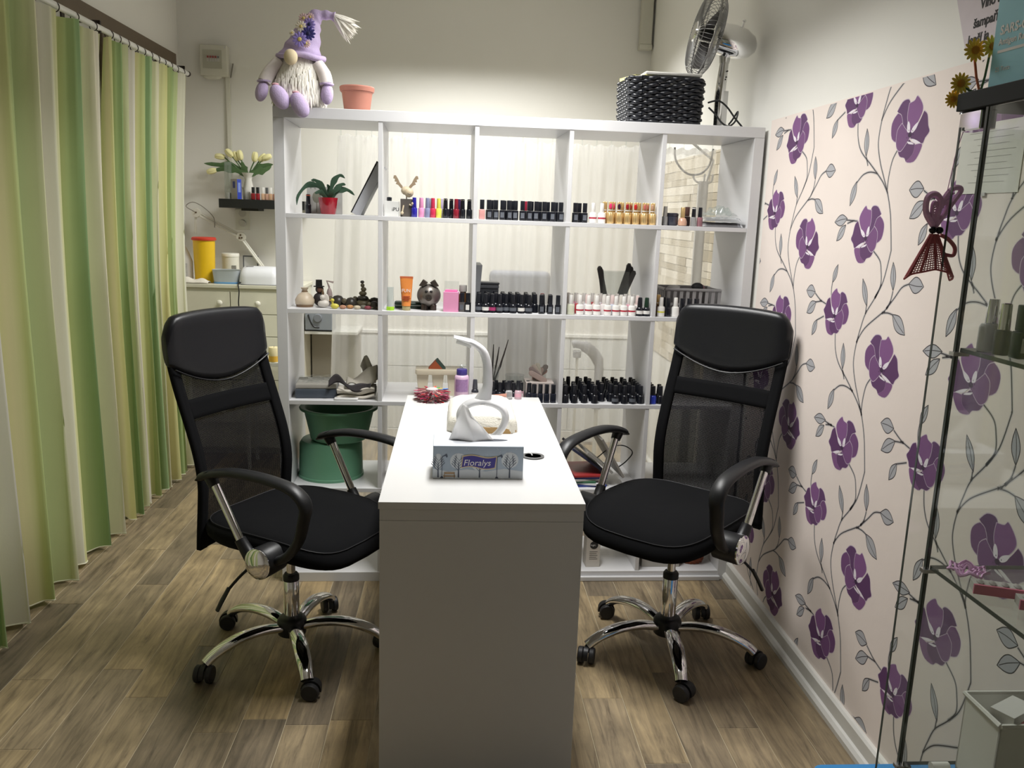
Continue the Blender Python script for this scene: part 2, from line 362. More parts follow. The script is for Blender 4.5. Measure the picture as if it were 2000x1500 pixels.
def flower(mir, sc_, rot, tiny=1):
    m = M(); ca, sa = math.cos(rot), math.sin(rot); lay = 0
    def put(p, c, d):
        q = []
        for a, b in p:
            a, b = a*sc_*mir, b*sc_
            q.append((XW-d, a*ca-b*sa, a*sa+b*ca))
        m.add(q, [tuple(range(len(q)))], c)
    for p, c in PET: 
        q = smooth_poly(p); cx = sum(a for a, b in q)/len(q); cy = sum(b for a, b in q)/len(q)
        put([(cx+(a-cx)*1.13, cy+(b-cy)*1.13) for a, b in q], s2l(196, 180, 196), .012+lay*.004)
        put([(cx+(a-cx)*1.07, cy+(b-cy)*1.07) for a, b in q], s2l(*c), .014+lay*.004); lay += 1
    for p in WHI: put(smooth_poly(p), s2l(232, 224, 232), .05)
    put([(.9*math.cos(t*.7), .7*math.sin(t*.7)-.2) for t in range(9)], s2l(60, 36, 66), .052)
    for t in range(9):
        a = t*.7+.3; x, y = 1.5*math.cos(a)-.1, 1.5*math.sin(a)-.3
        put([(x-.16, y), (x, y-.22), (x+.16, y), (x, y+.22)], s2l(48, 30, 54), .054)
    return m
def strip(m, pts, w_, c, d):
    P = catmull([(a, b, 0) for a, b in pts], 5)
    for i in range(len(P)-1):
        t = (P[i+1]-P[i]); 
        if t.length < 1e-6: continue
        n = Vector((-t.y, t.x, 0)).normalized()*w_
        t0 = P[i]-P[max(i-1, 0)]; n0 = Vector((-t0.y, t0.x, 0)).normalized()*w_ if i else n
        q = [P[i]+n0, P[i]-n0, P[i+1]-n, P[i+1]+n]
        m.add([(XW-d, v.x, v.y) for v in q], [(0, 1, 2, 3)], c)
STEMS = [[(-29.5,21),(-27.2,12.6),(-23.6,7.6),(-19.3,2.7),(-17.4,-1.7),(-16.1,-5.6),(-15.4,-10.4),(-16,-13.7),(-18.2,-17.9),(-20.9,-21.6),(-24,-25.9),(-26.7,-31.1),(-28.2,-36),(-29.5,-41)],
 [(-15.8,-6.1),(-19.9,-1.3),(-28.5,4),(-30.6,5.4),(-34.3,8.8),(-37.3,11.7),(-40.6,12.9)], [(-28.5,4),(-31.6,4.4),(-34.3,4.2)], [(-30.6,5.4),(-32.3,7.7),(-33,10.4)], [(-19.3,2.7),(-19.4,4.9)],
 [(-23.5,-25.2),(-23.5,-21.4),(-24.6,-17),(-27.2,-14.1)], [(-1.6,-4.7),(-2.9,-9.8),(-5.9,-13.7),(-12.1,-17.4),(-16.4,-20),(-20.8,-22.9),(-24,-25.9)], [(-10.8,-17.9),(-9.2,-15.3)], [(-17,-20.3),(-12.6,-19.7),(-8.5,-20.3),(-5,-22.4)],
 [(-19.6,20.5),(-23.9,18.1),(-25.4,15.2),(-26,11.4),(-23.6,7.6)], [(-8.7,-33.4),(-4.1,-33.2),(-1,-33.1)], [(-6.2,-33.2),(-1.8,-34.1)], [(6.9,2.8),(11.4,3.7),(15.7,5.4)], [(10.2,3.4),(14.4,2.7)], [(7.5,-1.1),(12,-2.8)], [(3.4,4.5),(4.1,7.6),(3.9,9.8)]]
LEAVES = [(-40.6,12.9,-47.5,12.8),(-34.3,4.2,-41.5,-.2),(-33,10.6,-31.4,17.9),(-19.6,5,-15.5,12.3),(-9.1,-15.1,-7.9,-7.5),(-5,-22.1,-2.2,-28.9),(-1.4,-32.7,6.7,-33.8),(-.9,-34.6,4.2,-39.4),(15.8,5.8,22.6,5.7),(14.4,2.7,20.8,-1.5),(12.2,-2.8,15.1,-8.1),(3.9,9.8,1.3,15.4)]
WID = [2.0,1.9,1.3,1.3,1.3,1.5,1.6,1.5,2,1.8,1.4,1.2]
dark = s2l(66, 62, 66); halo = s2l(196, 190, 188); leafc = s2l(172, 172, 176)
def vine():
    m = M()
    for p in STEMS: strip(m, p, .42, halo, .004); strip(m, p, .16, dark, .008)
    for (a, b, c, d), w_ in zip(LEAVES, WID):
        A, B = Vector((a, b)), Vector((c, d)); t = B-A; n = Vector((-t.y, t.x)).normalized()
        prof = [(0, .05), (.15, .5), (.35, .95), (.55, 1), (.75, .72), (.9, .32), (1, .02)]
        up = [A+t*u+n*w_*v for u, v in prof]; dn_ = [A+t*u-n*w_*v for u, v in prof]
        out = up + dn_[::-1]
        m.add([(XW-.009, v.x, v.y) for v in out], [tuple(range(len(out)))], leafc)
        o = [(v.x, v.y) for v in out]; strip(m, o+[o[0]], .13, dark, .013); strip(m, [(a, b), ((a+c)/2+n.x*.2, (b+d)/2+n.y*.2), (A.x+t.x*.92, A.y+t.y*.92)], .1, dark, .014)
    return m
fU = flower(1, 1.0, 0).mesh('printed_flower_u'); fT = flower(-1, .88, .12).mesh('printed_flower_t'); fV = flower(-1, .98, -.05).mesh('printed_flower_v'); vm = vine().mesh('printed_vine')
for me in (fU, fT, fV, vm): me.materials.append(print_m)
import bmesh
def clipz(me, dy, dz, name, zlo=8.2, zhi=183.6, ylo=-329, yhi=1.2):
    zs = [v.co.z/S+dz for v in me.vertices]; ys = [v.co.y/S+dy for v in me.vertices]
    if max(zs) < zlo+1 or min(zs) > zhi-1 or min(ys) > yhi-1 or max(ys) < ylo+1: return
    if min(zs) < zlo or max(zs) > zhi or max(ys) > yhi or min(ys) < ylo:
        bm = bmesh.new(); bm.from_mesh(me)
        for co, no in (((0,0,(zhi-dz)*S),(0,0,1)), ((0,0,(zlo-dz)*S),(0,0,-1)), ((0,(yhi-dy)*S,0),(0,1,0)), ((0,(ylo-dy)*S,0),(0,-1,0))):
            bmesh.ops.bisect_plane(bm, geom=bm.verts[:]+bm.edges[:]+bm.faces[:], plane_co=co, plane_no=no, clear_outer=True)
        m2 = bpy.data.meshes.new(name); bm.to_mesh(m2); bm.free(); m2.materials.append(print_m); me = m2
    o = bpy.data.objects.new(name, me); col.objects.link(o); o.parent = wp; o.location = (0, dy*S, dz*S)
for k in range(-1, 5):
    for r in range(-2, 4):
        ty = -10.2 - 57.7*k; tz = 119.3 + 61.9*r + (31.0 if k % 2 == 0 else 0)
        clipz(vm, ty, tz, 'printed_vine'); clipz(fT, ty, tz, 'printed_flower')
        clipz(fU, ty-32.0, tz-11.0, 'printed_flower'); clipz(fV, ty-14.4, tz-38, 'printed_flower')
# ---------------------------------------------------------------- striped curtains on their rod
STR = [(236,234,214),(232,232,208),(226,228,168),(222,222,140),(226,216,160),(204,212,130),(168,188,110),(136,168,96),(120,158,96),(150,182,120),(180,200,130),(206,216,150),(228,228,184),(238,232,206),(236,230,220)]
def stripe(u):
    u = (u % 1)*len(STR); i = int(u); f = u-i; a, b = STR[i % len(STR)], STR[(i+1) % len(STR)]
    return s2l(*[(a[k]*(1-f)+b[k]*f)*.84+255*.16 for k in range(3)])
def curtain(name, label, ytop0, ytop1, ybot0, ybot1, seed, nf, ph, ux):
    t = thing(name, label, 'curtain', RL(0, 0), RA, None); r = random.Random(seed)
    nu, nv = nf*16, 26; jit = [r.uniform(-.25, .25) for _ in range(nf+2)]; amp = [r.uniform(.7, 1.25) for _ in range(nf+2)]
    def fn(u, v):      # v 0 at hem, 1 at heading
        i = u*nf; k = int(i); f = i-k
        p = i + jit[k]*(1-f) + jit[min(k+1, nf)]*f
        a = (amp[k]*(1-f)+amp[min(k+1, nf)]*f)
        A = (2.2+3.6*(1-v)**.7)*a
        x = -85 + A*math.sin(2*math.pi*p+ph) + 1.3*math.sin(2*math.pi*p*2.37+seed)*(1-v) + .6*math.sin(2*math.pi*p*5.1)*v**3
        kk = max(0, (v-.45)/.55)**1.6; y = (ytop0+(ytop1-ytop0)*u)*kk + (ybot0+(ybot1-ybot0)*u)*(1-kk) + 1.6*math.sin(2*math.pi*p*2+1+ph)*(1-v)*a + 1.2*math.sin(p*3.1+v*4)*v*(1-v)*2
        z = 1.6 + .6*math.sin(p*4) + (215.2-1.6)*v
        return (x, y, z)
    m = M().grid(fn, nu, nv); me = m.mesh('cloth')
    at = me.color_attributes.new('Col', 'FLOAT_COLOR', 'POINT')
    for j in range(nv+1):
        for i in range(nu+1): at.data[j*(nu+1)+i].color = (*stripe(i/nu*ux+seed*.13), 1)
    me.materials.append(curtain_m); me.polygons.foreach_set('use_smooth', [True]*len(me.polygons))
    o = bpy.data.objects.new('cloth', me); col.objects.link(o); o.parent = t
    hem = M().tube([Vector(fn(i/nu, 0))+Vector((0,0,.1)) for i in range(nu+1)], .28, 5); obj('hem', hem, mat('hem_thread', s2l(232,230,206), .8, noise=.03), t, smooth=60)
    ring = M().tube([(0, 1.75*math.sin(a), 1.75*math.cos(a)) for a in [2*math.pi*q/18 for q in range(19)]], .22, 6, up=(1,0,0)); rm = None
    for q in range(nf):
        y = ytop0+(ytop1-ytop0)*(q+.5)/nf
        if rm is None: o = obj('ring', ring, mat('ring_dark', s2l(58,50,44), .5, .3, noise=.1), t, smooth=60); rm = o.data
        else: o = obj('ring', rm, None, t)
        o.location = Vector((-85+r.uniform(-.2,.2), y, 216.9))*S; o.rotation_euler = (0, 0, math.pi/2+r.uniform(-.35, .35))
    return t
curtain('curtain', 'green, yellow and white striped curtain panel nearest the camera, at the left edge', -150, 70, -150, 59, 4, 13, .6, 4.6)
curtain('curtain', 'narrower striped green curtain panel hanging beside the fuse box wall', 73, 181, 62, 157, 9, 11, 1.2, 3.1)
t = thing('curtain_rod', 'white curtain rod with dark brackets along the top of the left wall', 'curtain rod', RL(0, 0), RA)
obj('rod', M().tube([(-85, -160, 217.6), (-85, 186, 217.6)], 1.25, 12), mat('rod_white', (.8,.8,.77), .35, noise=.03), t, smooth=50)
obj('finial', M().lathe([(.9,0),(1.5,.6),(1.5,2),(.7,3.2)], (-85, 186, 217.6), 12, 'y'), MATS['ring_dark'], t, smooth=50)
for y in (180, 68): obj('bracket', M().box(-100, -84.4, y-.7, y+.7, 219.4, 220.6).box(-86, -84.4, y-.7, y+.7, 215.6, 220.6).box(-100, -99.4, y-1.6, y+1.6, 214, 224), MATS['ring_dark'], t, bevel=.15)
# ---------------------------------------------------------------- shelving unit (its own frame: front face at y = 0)
su = thing('shelving_unit', 'large white open cube shelving unit standing as a room divider', 'shelving unit')
D = 39
obj('side_panel', M().box(0, 3.9, 0, D, 0, 177.8), white_lam, su, bevel=.12)
obj('side_panel', M().box(177.8, 181.7, 0, D, 0, 177.8), white_lam, su, bevel=.12)
obj('top_panel', M().box(0, 181.7, 0, D, 177.85, 181.7), white_lam, su, bevel=.12)
obj('bottom_panel', M().box(3.9, 177.8, 0, D, 0, 3.9), white_lam, su, bevel=.12)
ZS = [3.9, 39.0, 74.1, 109.2, 144.3]
for z in ZS[1:]: obj('shelf', M().box(3.95, 177.75, .1, D-.1, z-1.6, z), white_lam, su, bevel=.08)
XD = [37.4, 72.5, 107.6, 142.7]
for r in range(5):
    for x in XD: obj('divider', M().box(x, x+1.6, .25, D-.2, ZS[r]+.01, (ZS[r+1]-1.61 if r < 4 else 177.84)), white_lam, su, bevel=.08)
obj('plinth_strip', M().box(99, 178.5, -1.5, -.05, 0.02, 2.0), white_lam, su, bevel=.3)
# ---------------------------------------------------------------- desk against the unit
dk = thing('desk', 'long narrow white desk running out from the shelving unit', 'desk', (72.85, -62.6, 0), -math.radians(1.25))
obj('table_top', M().box(-25.4, 25.4, -62, 61.2, 75.2, 77), desk_lam, dk, bevel=.1)
obj('apron', M().box(-25.1, 25.1, -61.7, 61, 72.2, 75.15), desk_lam, dk, bevel=.1)
obj('end_panel', M().box(-25.1, 25.1, -61.7, -58, 0, 72.15), desk_lam, dk, bevel=.1)
obj('back_leg', M().box(-25, 25, 57.4, 60.9, 0, 72.15), desk_lam, dk, bevel=.1)
# ---------------------------------------------------------------- office chairs
BACK = [(-20.8,36),(-20.3,44),(-19.4,54),(-18.8,62),(-20.6,71),(-24.2,81),(-28,91),(-30.6,100),(-31.2,107),(-30.2,114)]
def back_a(z):
    for (a0, z0), (a1, z1) in zip(BACK, BACK[1:]):
        if z <= z1: 
            t = (z-z0)/(z1-z0); t = max(0, t); return a0+(a1-a0)*t
    return BACK[-1][0]
def back_s(z): return (back_a(z-3)+back_a(z)+back_a(z+3))/3
HW = 20.8
def back_pt(u, z, dz, off=0): return (back_s(z)-1.8*(1-(u/HW)**2)+off, u, z+dz)
def office_chair(name, label, loc, ang, dz, base_rot, lever_side, bo):
    t = thing(name, label, 'office chair', loc, ang, 'black high-backed office chairs at the desk')
    # base
    hb = obj('hub', M().lathe([(3.6,6.5),(4.6,7),(4.8,11.5),(4.2,12.6),(3.2,13.0)], n=24), blk_plastic, t, smooth=40)
    leg = None; wheel = None; hood = None
    for k in range(5):
        a = base_rot - ang + k*2*math.pi/5
        if leg is None:
            p = catmull([(3.6,0,9.6),(10,0,10.9),(17,0,10.8),(23,0,9.3),(27,0,7.4),(29.3,0,5.6)], 5)
            rr = [2.1+.5*math.sin(math.pi*min(1,i/len(p)*1.2)) for i in range(len(p))]
            leg = obj('leg', M().tube(p, rr, 14, ry=[1.5+.1*math.sin(i) if False else 1.5 for i in p]), chrome, t, smooth=60); lm = leg.data; o = leg
        else: o = obj('leg', lm, None, t)
        o.rotation_euler = (0, 0, a)
        cx, cy = 29.4*math.cos(a), 29.4*math.sin(a); yaw = a + rnd.uniform(.6, 1.3)
        if hood is None:
            m = M().lathe([(.55,3.2),(.55,6.2)], n=10)
            arc = [(3.15*math.cos(q), 2.75+3.15*math.sin(q)) for q in [math.radians(d) for d in range(-10, 191, 20)]] + [(2.3*math.cos(q), 2.75+2.3*math.sin(q)) for q in [math.radians(d) for d in range(190, -11, -20)]]
            m.prism([(x+1.2, z) for x, z in arc], -.75, .75, 'y')
            h = obj('caster', m, blk_plastic, t, smooth=40); hood = h.data
        else: h = obj('caster', hood, None, t)
        h.location = (cx*S, cy*S, 0); h.rotation_euler = (0, 0, yaw)
        for sgn in (-1, 1):
            if wheel is None:
                wo = obj('wheel', M().lathe([(1.6,-1.0),(2.45,-.95),(2.75,-.6),(2.75,.6),(2.45,.95),(1.2,1.05)], (0,0,0), 20, 'y'), mat('caster_rubber', (.02,.02,.022), .5, noise=.15), h, smooth=35); wheel = wo.data
            else: wo = obj('wheel', wheel, None, h)
            wo.location = (1.2*S, sgn*1.85*S, 2.76*S)
    obj('gas_sleeve', M().lathe([(2.45,12.6),(2.55,13),(2.55,26.5+dz*.3),(2.3,26.9+dz*.3)], n=20), chrome, t, smooth=40)
    obj('collar', M().lathe([(2.65,25.8+dz*.3),(2.65,27.4+dz*.3),(2.1,28.2+dz*.3)], n=20), blk_plastic, t, smooth=40)
    obj('piston', M().lathe([(1.45,27.5+dz*.3),(1.45,41+dz)], n=16), chrome, t, smooth=40)
    obj('mechanism', M().rbox(-12, 10, -9, 9, 39.5+dz, 43+dz, 2).box(-6, 10, -3, 3, 38+dz, 40+dz), blk_plastic, t, smooth=40)
    lv = catmull([(4, lever_side*8, 41+dz), (4, lever_side*18, 40.5+dz), (3, lever_side*25, 38+dz), (1, lever_side*29, 34+dz)], 4)
    lo = obj('lever', M().tube(lv, .45, 8), blk_plastic, t, smooth=50)
    obj('paddle', M().tube([(1.2, lever_side*28.8, 34.6+dz), (0, lever_side*30.5, 31+dz), (-1, lever_side*31.6, 28+dz)], [.8,1.3,1.0], 8, ry=.6), blk_plastic, lo, smooth=50)
    # seat
    def seat_ring(s_, z, drop):
        out = []
        for j in range(40):
            a = 2*math.pi*j/40; c, s2 = math.cos(a), math.sin(a)
            x = 26*s_*math.copysign(abs(c)**.48, c); y = 24.5*s_*math.copysign(abs(s2)**.48, s2)
            x += 5; y *= (1-.05*(x/24.5)**2 if x > 0 else 1-.12*(x/24.5)**2)
            zz = z - drop*3.4*max(0, (x-8)/20)**2 + .9*(y/24)**2*drop
            out.append((x, y, zz+dz))
        return out
    rings = [(.30,42.3,.2),(.78,42.4,.6),(.92,43.2,.8),(.985,44.8,1),(1.0,46.4,1),(.985,48.0,1),(.93,49.6,1),(.84,50.5,1),(.6,50.9,1),(.3,50.6,1),(.02,50.4,1)]
    st = obj('seat', M().loft([seat_ring(*r) for r in rings]), blk_fabric, t, smooth=70)
    seam = [Vector(p)+Vector((0,0,.12)) for p in seat_ring(.945, 49.4, 1)]
    obj('piping', M().tube(seam+[seam[0]], .16, 5), mat('piping_grey', (.014,.014,.016), .6, noise=.1), st, smooth=60)
    # back: see-through mesh in a padded frame, crossband, leatherette headrest
    bk = obj('mesh_panel', M().grid(lambda u, v: back_pt(-19+38*u, 40+55*v, dz, bo), 16, 24), mesh_m, t, smooth=80)
    for sg in (-1, 1):
        obj('back_frame', M().grid(lambda u, v: back_pt(sg*(17.6+3.4*u), 39.5+58.5*v, dz, .2+bo), 3, 24), blk_fabric, t, smooth=80, solid=1.5)
    obj('crossband', M().grid(lambda u, v: back_pt(-19.4+38.8*u, 80.5+6*v, dz, .45+bo), 14, 4), blk_fabric, t, smooth=80, solid=.8)
    obj('bottom_band', M().grid(lambda u, v: back_pt(-19.4+38.8*u, 39.5+5*v, dz, bo), 14, 4), blk_fabric, t, smooth=80, solid=1.4)
    rings = []
    for i in range(25):
        u = -1+2*i/24; y = 21.5*u; e = 1-abs(u)**8
        zb = 90.5 + 6*abs(u)**1.8; zt = 113.4 - 1.0*u*u - 5.5*max(0, abs(u)-.82)**2/.0324*.75
        zc, hz = (zb+zt)/2, (zt-zb)/2*(.85+.15*e); th = 1.1+2.0*e; ring = []
        for j in range(18):
            a = 2*math.pi*j/18; c, s2 = math.cos(a), math.sin(a)
            z = zc + hz*math.copysign(abs(s2)**.5, s2); off = th*math.copysign(abs(c)**.7, c)
            p = back_pt(max(-HW, min(HW, y)), z, dz, off+.3+bo); ring.append((p[0], y, p[2]))
        rings.append(ring)
    hr = obj('headrest', M().loft(rings), blk_leather, t, smooth=60)
    pp = [back_pt(21.1*u*.97, 90.3+6*abs(u)**1.8, dz, 2.2+bo) for u in [-1+2*i/24 for i in range(25)]]
    obj('piping', M().tube(pp, .3, 6), mat('piping_leather', (.012,.0125,.014), .4, noise=.1), hr, smooth=60)
    # arms
    for sg in (-1, 1):
        y = sg*27.6
        p = catmull([(-9.5,y,66.6+dz),(-7,y,68+dz),(2,y,70.2+dz),(13,y,70.6+dz),(23,y,69.6+dz),(27.6,y,67.6+dz),(29.6,y,64.6+dz),(28.8,y,60.5+dz),(26.5,y-sg*.5,54+dz),(21.5,y-sg*1,48+dz),(15,y-sg*1.5,44.6+dz)], 5)
        n = len(p); ws = [2.6 if i < n*.55 else 2.6-.9*(i/n-.55)/.45 for i in range(n)]
        ar = obj('armrest', M().tube(p, ws, 12, up=(0,0,1), ry=[(.7 if i < 3 else 1.35) for i in range(n)]), blk_plastic, t, smooth=60)
        obj('chrome_tube', M().tube([(-5.2,y,67.6+dz),(5.4,y-sg*.6,48.5+dz)], 1.25, 14), chrome, ar, smooth=50)
        obj('tube_cap', M().tube([(-6.6,y,69+dz),(-4.2,y,65.2+dz)], [2.1,1.7], 12), blk_plastic, ar, smooth=50)
        obj('socket', M().tube([(4.4,y-sg*.6,50.2+dz),(7.5,y-sg*1.2,45.2+dz),(12,y-sg*2,43.8+dz)], [1.7,2.1,2.4], 12), blk_plastic, ar, smooth=50)
        obj('joint_housing', M().lathe([(3.6,-6),(4.5,-5.4),(4.7,2.2),(4.4,2.6)], (13.5, y-sg*.5, 45.2+dz), 28, 'y') if sg > 0 else M().lathe([(4.4,-2.6),(4.7,-2.2),(4.5,5.4),(3.6,6)], (13.5, y-sg*.5, 45.2+dz), 28, 'y'), blk_plastic, ar, smooth=40)
        pr = [(4.5,2.4),(4.6,2.9),(4.1,3.4),(2.5,3.9),(.05,4.1)]
        obj('chrome_cap', M().lathe([(r, sg*h) for r, h in pr], (13.5, y-sg*.5, 45.2+dz), 32, 'y'), chrome, ar, smooth=50)
    return t
office_chair('office_chair', 'black mesh office chair left of the desk, beside the striped curtain', (13, -55, 0), math.radians(-31), 0, 0.0, -1, 1.5)
office_chair('office_chair', 'black mesh office chair right of the desk, beside the flowered wallpaper', (140.3, -57.8, 0), math.radians(226), 4.3, math.radians(48), 1, -2)
# ---------------------------------------------------------------- polish bottles
lab_white = hexm('label_white', 226, 224, 220, .6, noise=.03); lab_grey = hexm('label_grey', 96, 100, 108, .5, noise=.1)
lab_red = hexm('label_red', 178, 40, 60, .5, noise=.05)
def cm(r, g, b, rough=.3): return hexm('lacquer_%d_%d_%d' % (r, g, b), r, g, b, rough, noise=.05, coat=.3)
BK = cm(20, 22, 30, .28); CAPK = cm(22, 24, 32, .38)
gold = mat('gold_ribbed', s2l(216, 186, 132), .34, .7, noise=.12, nscale=60)
BM = {}
def shared(key, fn, mt, name, parent, smooth=40):
    k = (key, mt.name)
    if k not in BM:
        o = obj(name, fn(), mt, parent, smooth=smooth); BM[k] = o.data; return o
    return obj(name, BM[k], None, parent)
def sq(hw, z0, z1, t=.35): return lambda: M().rbox(-hw, hw, -hw, hw, z0, z1, hw*.45, 3, t)
def cyl(prof, n=16): return lambda: M().lathe(prof, n=n)
def ribbed(r, z0, z1):
    def f():
        rings = []
        for z, k in ((z0, .94), (z0+.15, 1), (z1-.3, 1), (z1, .8)):
            rings.append([((r+(.06 if j % 2 else -.06))*k*math.cos(2*math.pi*j/32), (r+(.06 if j % 2 else -.06))*k*math.sin(2*math.pi*j/32), z) for j in range(32)])
        return M().loft(rings)
    return f
def plate(w_, z0, z1, y): return lambda: M().box(-w_, w_, y-.04, y, z0, z1)
def bottle(kind, x, y, z, label, group, cat='nail polish', body=None, cap=None, name='polish_bottle', rz=None, lab=None):
    t = thing(name, label, cat, (x, y, z), rnd.uniform(-.2, .2) if rz is None else rz, group)
    if kind == 'square':
        shared('sqb', sq(1.12, 0, 3.7), body or BK, 'body', t); shared('sqc', sq(.82, 3.75, 7.3, .15), cap or CAPK, 'cap', t)
        if lab: shared('sql', plate(.7, .9, 2.9, -1.13), lab, 'label_sticker', t, None)
    elif kind == 'taper':
        shared('tpb', cyl([(1.2,0),(1.38,.15),(1.38,2.7),(1.15,3.3),(.7,3.6)]), body or BK, 'body', t)
        shared('tpc', cyl([(.98,3.6),(1.0,3.75),(.82,6.9),(.72,7.2),(.3,7.3)]), cap or CAPK, 'cap', t)
        if lab: shared('tpl', cyl([(1.395,.9),(1.395,2.2)]), lab, 'label_sticker', t)
    elif kind == 'round':
        shared('rdb', cyl([(1.3,0),(1.5,.2),(1.5,3.4),(1.3,3.9),(.8,4.0)]), body, 'body', t); shared('rdc', cyl([(.82,4.0),(.86,4.1),(.74,7.3),(.66,7.5)]), cap, 'cap', t)
        if lab: shared('rdl', cyl([(1.515,1.6),(1.515,2.2)]), lab, 'label_stripe', t)
    elif kind == 'gold':
        shared('gdb', ribbed(1.35, 0, 4.2), body or gold, 'body', t); shared('gdc', ribbed(.85, 4.25, 8.2), cap or gold, 'cap', t)
        shared('gdr', cyl([(.95,4.9),(.95,5.2)]), lab_white, 'collar_ring', t)
        if lab: shared('gdt', lambda: M().ell((-.2, -1.0, 6.5), (.6, .16, 1.1), 10, 7), lab, 'colour_tip', t)
    elif kind == 'slim':
        shared('slb', cyl([(1.0,0),(1.12,.15),(1.12,3.2),(1.0,3.45),(.7,3.5)]), body, 'body', t); shared('slc', cyl([(.8,3.5),(.84,3.6),(.72,7.1),(.6,7.2)]), cap or body, 'cap', t)
        if lab: shared('sll', cyl([(.85,6.6),(.85,6.9)]), lab, 'silver_ring', t)
    elif kind == 'bulb':
        shared('blb', cyl([(1.2,0),(1.7,.3),(1.75,1.6),(1.3,2.8),(.7,3.2)]), body, 'body', t); shared('blc', cyl([(.85,3.2),(.85,6.9),(.8,7)]), cap, 'cap', t)
    return t
R0, R1, R2 = 144.3, 109.2, 74.1
# top shelf, second cell: coloured bottles
cols_ = [(50.6,(38,34,150),'deep blue'),(53.2,(226,150,190),'pale pink'),(55.5,(134,138,170),'grey-violet'),(57.5,(200,50,84),'raspberry red'),(59.7,(226,222,96),'lemon yellow')]
for x, c, n in cols_: bottle('slim', x, 3.2, R0, n+' polish bottle in the coloured row on the top shelf', 'coloured bottles on the top shelf', body=cm(*c))
sil = mat('silver_ring', (.75,.75,.76), .2, 1, noise=.05)
for i, (x, y) in enumerate(((62.2,3),(64.4,5.6),(68.6,3.2),(71.1,3.2))): bottle('slim', x, y, R0, 'black bottle with silver cap ring, %s from the left beside the coloured bottles' % ORD[i], 'silver-ringed black bottles', body=BK, lab=sil)
bottle('slim', 66.2, 3, R0, 'dark cherry red bottle between black bottles on the top shelf', 'coloured bottles on the top shelf', body=cm(136,28,46))
bottle('slim', 67.3, 7.0, R0, 'dark plum bottle behind the cherry red one on the top shelf', 'coloured bottles on the top shelf', body=cm(66,44,84))
for x, y, c, n in ((57.0,7.2,(176,190,214),'pale blue'),(60.6,7.0,(196,182,214),'lilac')): bottle('slim', x, y, R0, n+' bottle half hidden behind the coloured row', 'coloured bottles on the top shelf', body=cm(*c))
# top shelf, middle cell
bottle('square', 75.9, 3, R0, 'rose pink bottle with black cap at the left end of the top shelf black row', 'black bottles on the top shelf', body=cm(206,150,146))
for i, x in enumerate((78.5,81.1,83.6,86.1,88.6,91.2,93.8,96.5,99.5,102.8,105.9)):
    bottle('square', x, 3+(.6 if i % 3 == 1 else 0), R0, 'square black bottle, %s from the left in the top shelf front row' % ORD[i], 'black bottles on the top shelf', lab=lab_grey)
for i, x in enumerate((80,84.6,87.4,92.6,95,98.2,101.2,104.4)): bottle('square', x, 7.2+rnd.uniform(-.3,.6), R0, 'square black bottle, %s from the left behind the top shelf front row' % ORD[i], 'black bottles behind on the top shelf', cap=cm(150,40,60) if i == 3 else None)
# top shelf, fourth cell
for x, n in ((111.4,'left'),(115.0,'right')): bottle('square', x, 3, R0, 'black square bottle, %s one of the pair beside the white bottles, top shelf' % n, 'black bottle pair', lab=lab_grey)
WHB = cm(232,230,226,.35)
bottle('square', 113.4, 6.5, R0, 'black bottle behind the black pair, top shelf', 'black bottle pair')
for x, n in ((118.2,'left'),(121.6,'right')): bottle('round', x, 3, R0, 'white bottle with red stripe, %s one of two next to gold bottles' % n, 'white bottles on the top shelf', body=WHB, cap=WHB, lab=lab_red)
tips = [(150,60,70),(226,60,110),(60,30,50),(150,30,40),(190,40,40),(200,110,100),(190,150,120),(240,40,140)]
for i, x in enumerate((124.9,128.3,131.5,134.7,138.0,141.2)): bottle('gold', x, 3, R0, 'gold ribbed bottle, %s from the left in the front gold row' % ORD[i], 'gold bottles on the top shelf', lab=cm(*tips[i+1]))
for i, x in enumerate((123.3,126.6,129.9,133.3,136.6,139.8)): bottle('gold', x, 6.4, R0, 'gold ribbed bottle, %s from the left in the second gold row' % ORD[i], 'gold bottles in the second row', lab=cm(*tips[i]) if i % 2 else None)
# top shelf, last cell
clear = mat('clear_lacquer', (.8,.8,.8), .1, trans=.7, noise=.02); tan = cm(206,164,140)
bottle('slim', 146.2, 3, R0, 'grey clear bottle with pale cap at the left of the last top cell', 'assorted bottles in the last top cell', body=mat('smoke_clear',(.5,.5,.5),.15,trans=.5,noise=.02), cap=hexm('cap_pale_grey',176,174,168,.4,noise=.03))
bottle('bulb', 153.1, 3, R0, 'rounded beige bottle with tall gold cap on the top shelf', 'assorted bottles in the last top cell', body=tan, cap=gold)
bottle('square', 155.7, 6.2, R0, 'dark brown bottle behind the beige gold-capped one', 'assorted bottles in the last top cell', body=cm(70,54,54), cap=cm(96,66,60))
bottle('slim', 157.4, 3, R0, 'clear grey bottle with black cap and white band, top shelf', 'assorted bottles in the last top cell', body=mat('smoke_clear',(.5,.5,.5),.15,trans=.5), cap=CAPK, lab=lab_white)
bottle('slim', 159.9, 3, R0, 'mauve bottle with black cap beside the silver packets', 'assorted bottles in the last top cell', body=cm(150,106,112), cap=CAPK)
t = thing('jar', 'dark grey low round jar on the top shelf right', 'jar', (149.3, 5, R0)); obj('pot', M().lathe([(2.1,0),(2.5,.5),(2.6,3.4),(2.4,3.6)], n=20), cm(62,64,78), t, smooth=40); obj('lid', M().lathe([(2.65,3.6),(2.65,4.4),(2.3,4.8)], n=20), cm(50,50,60), t, smooth=40)
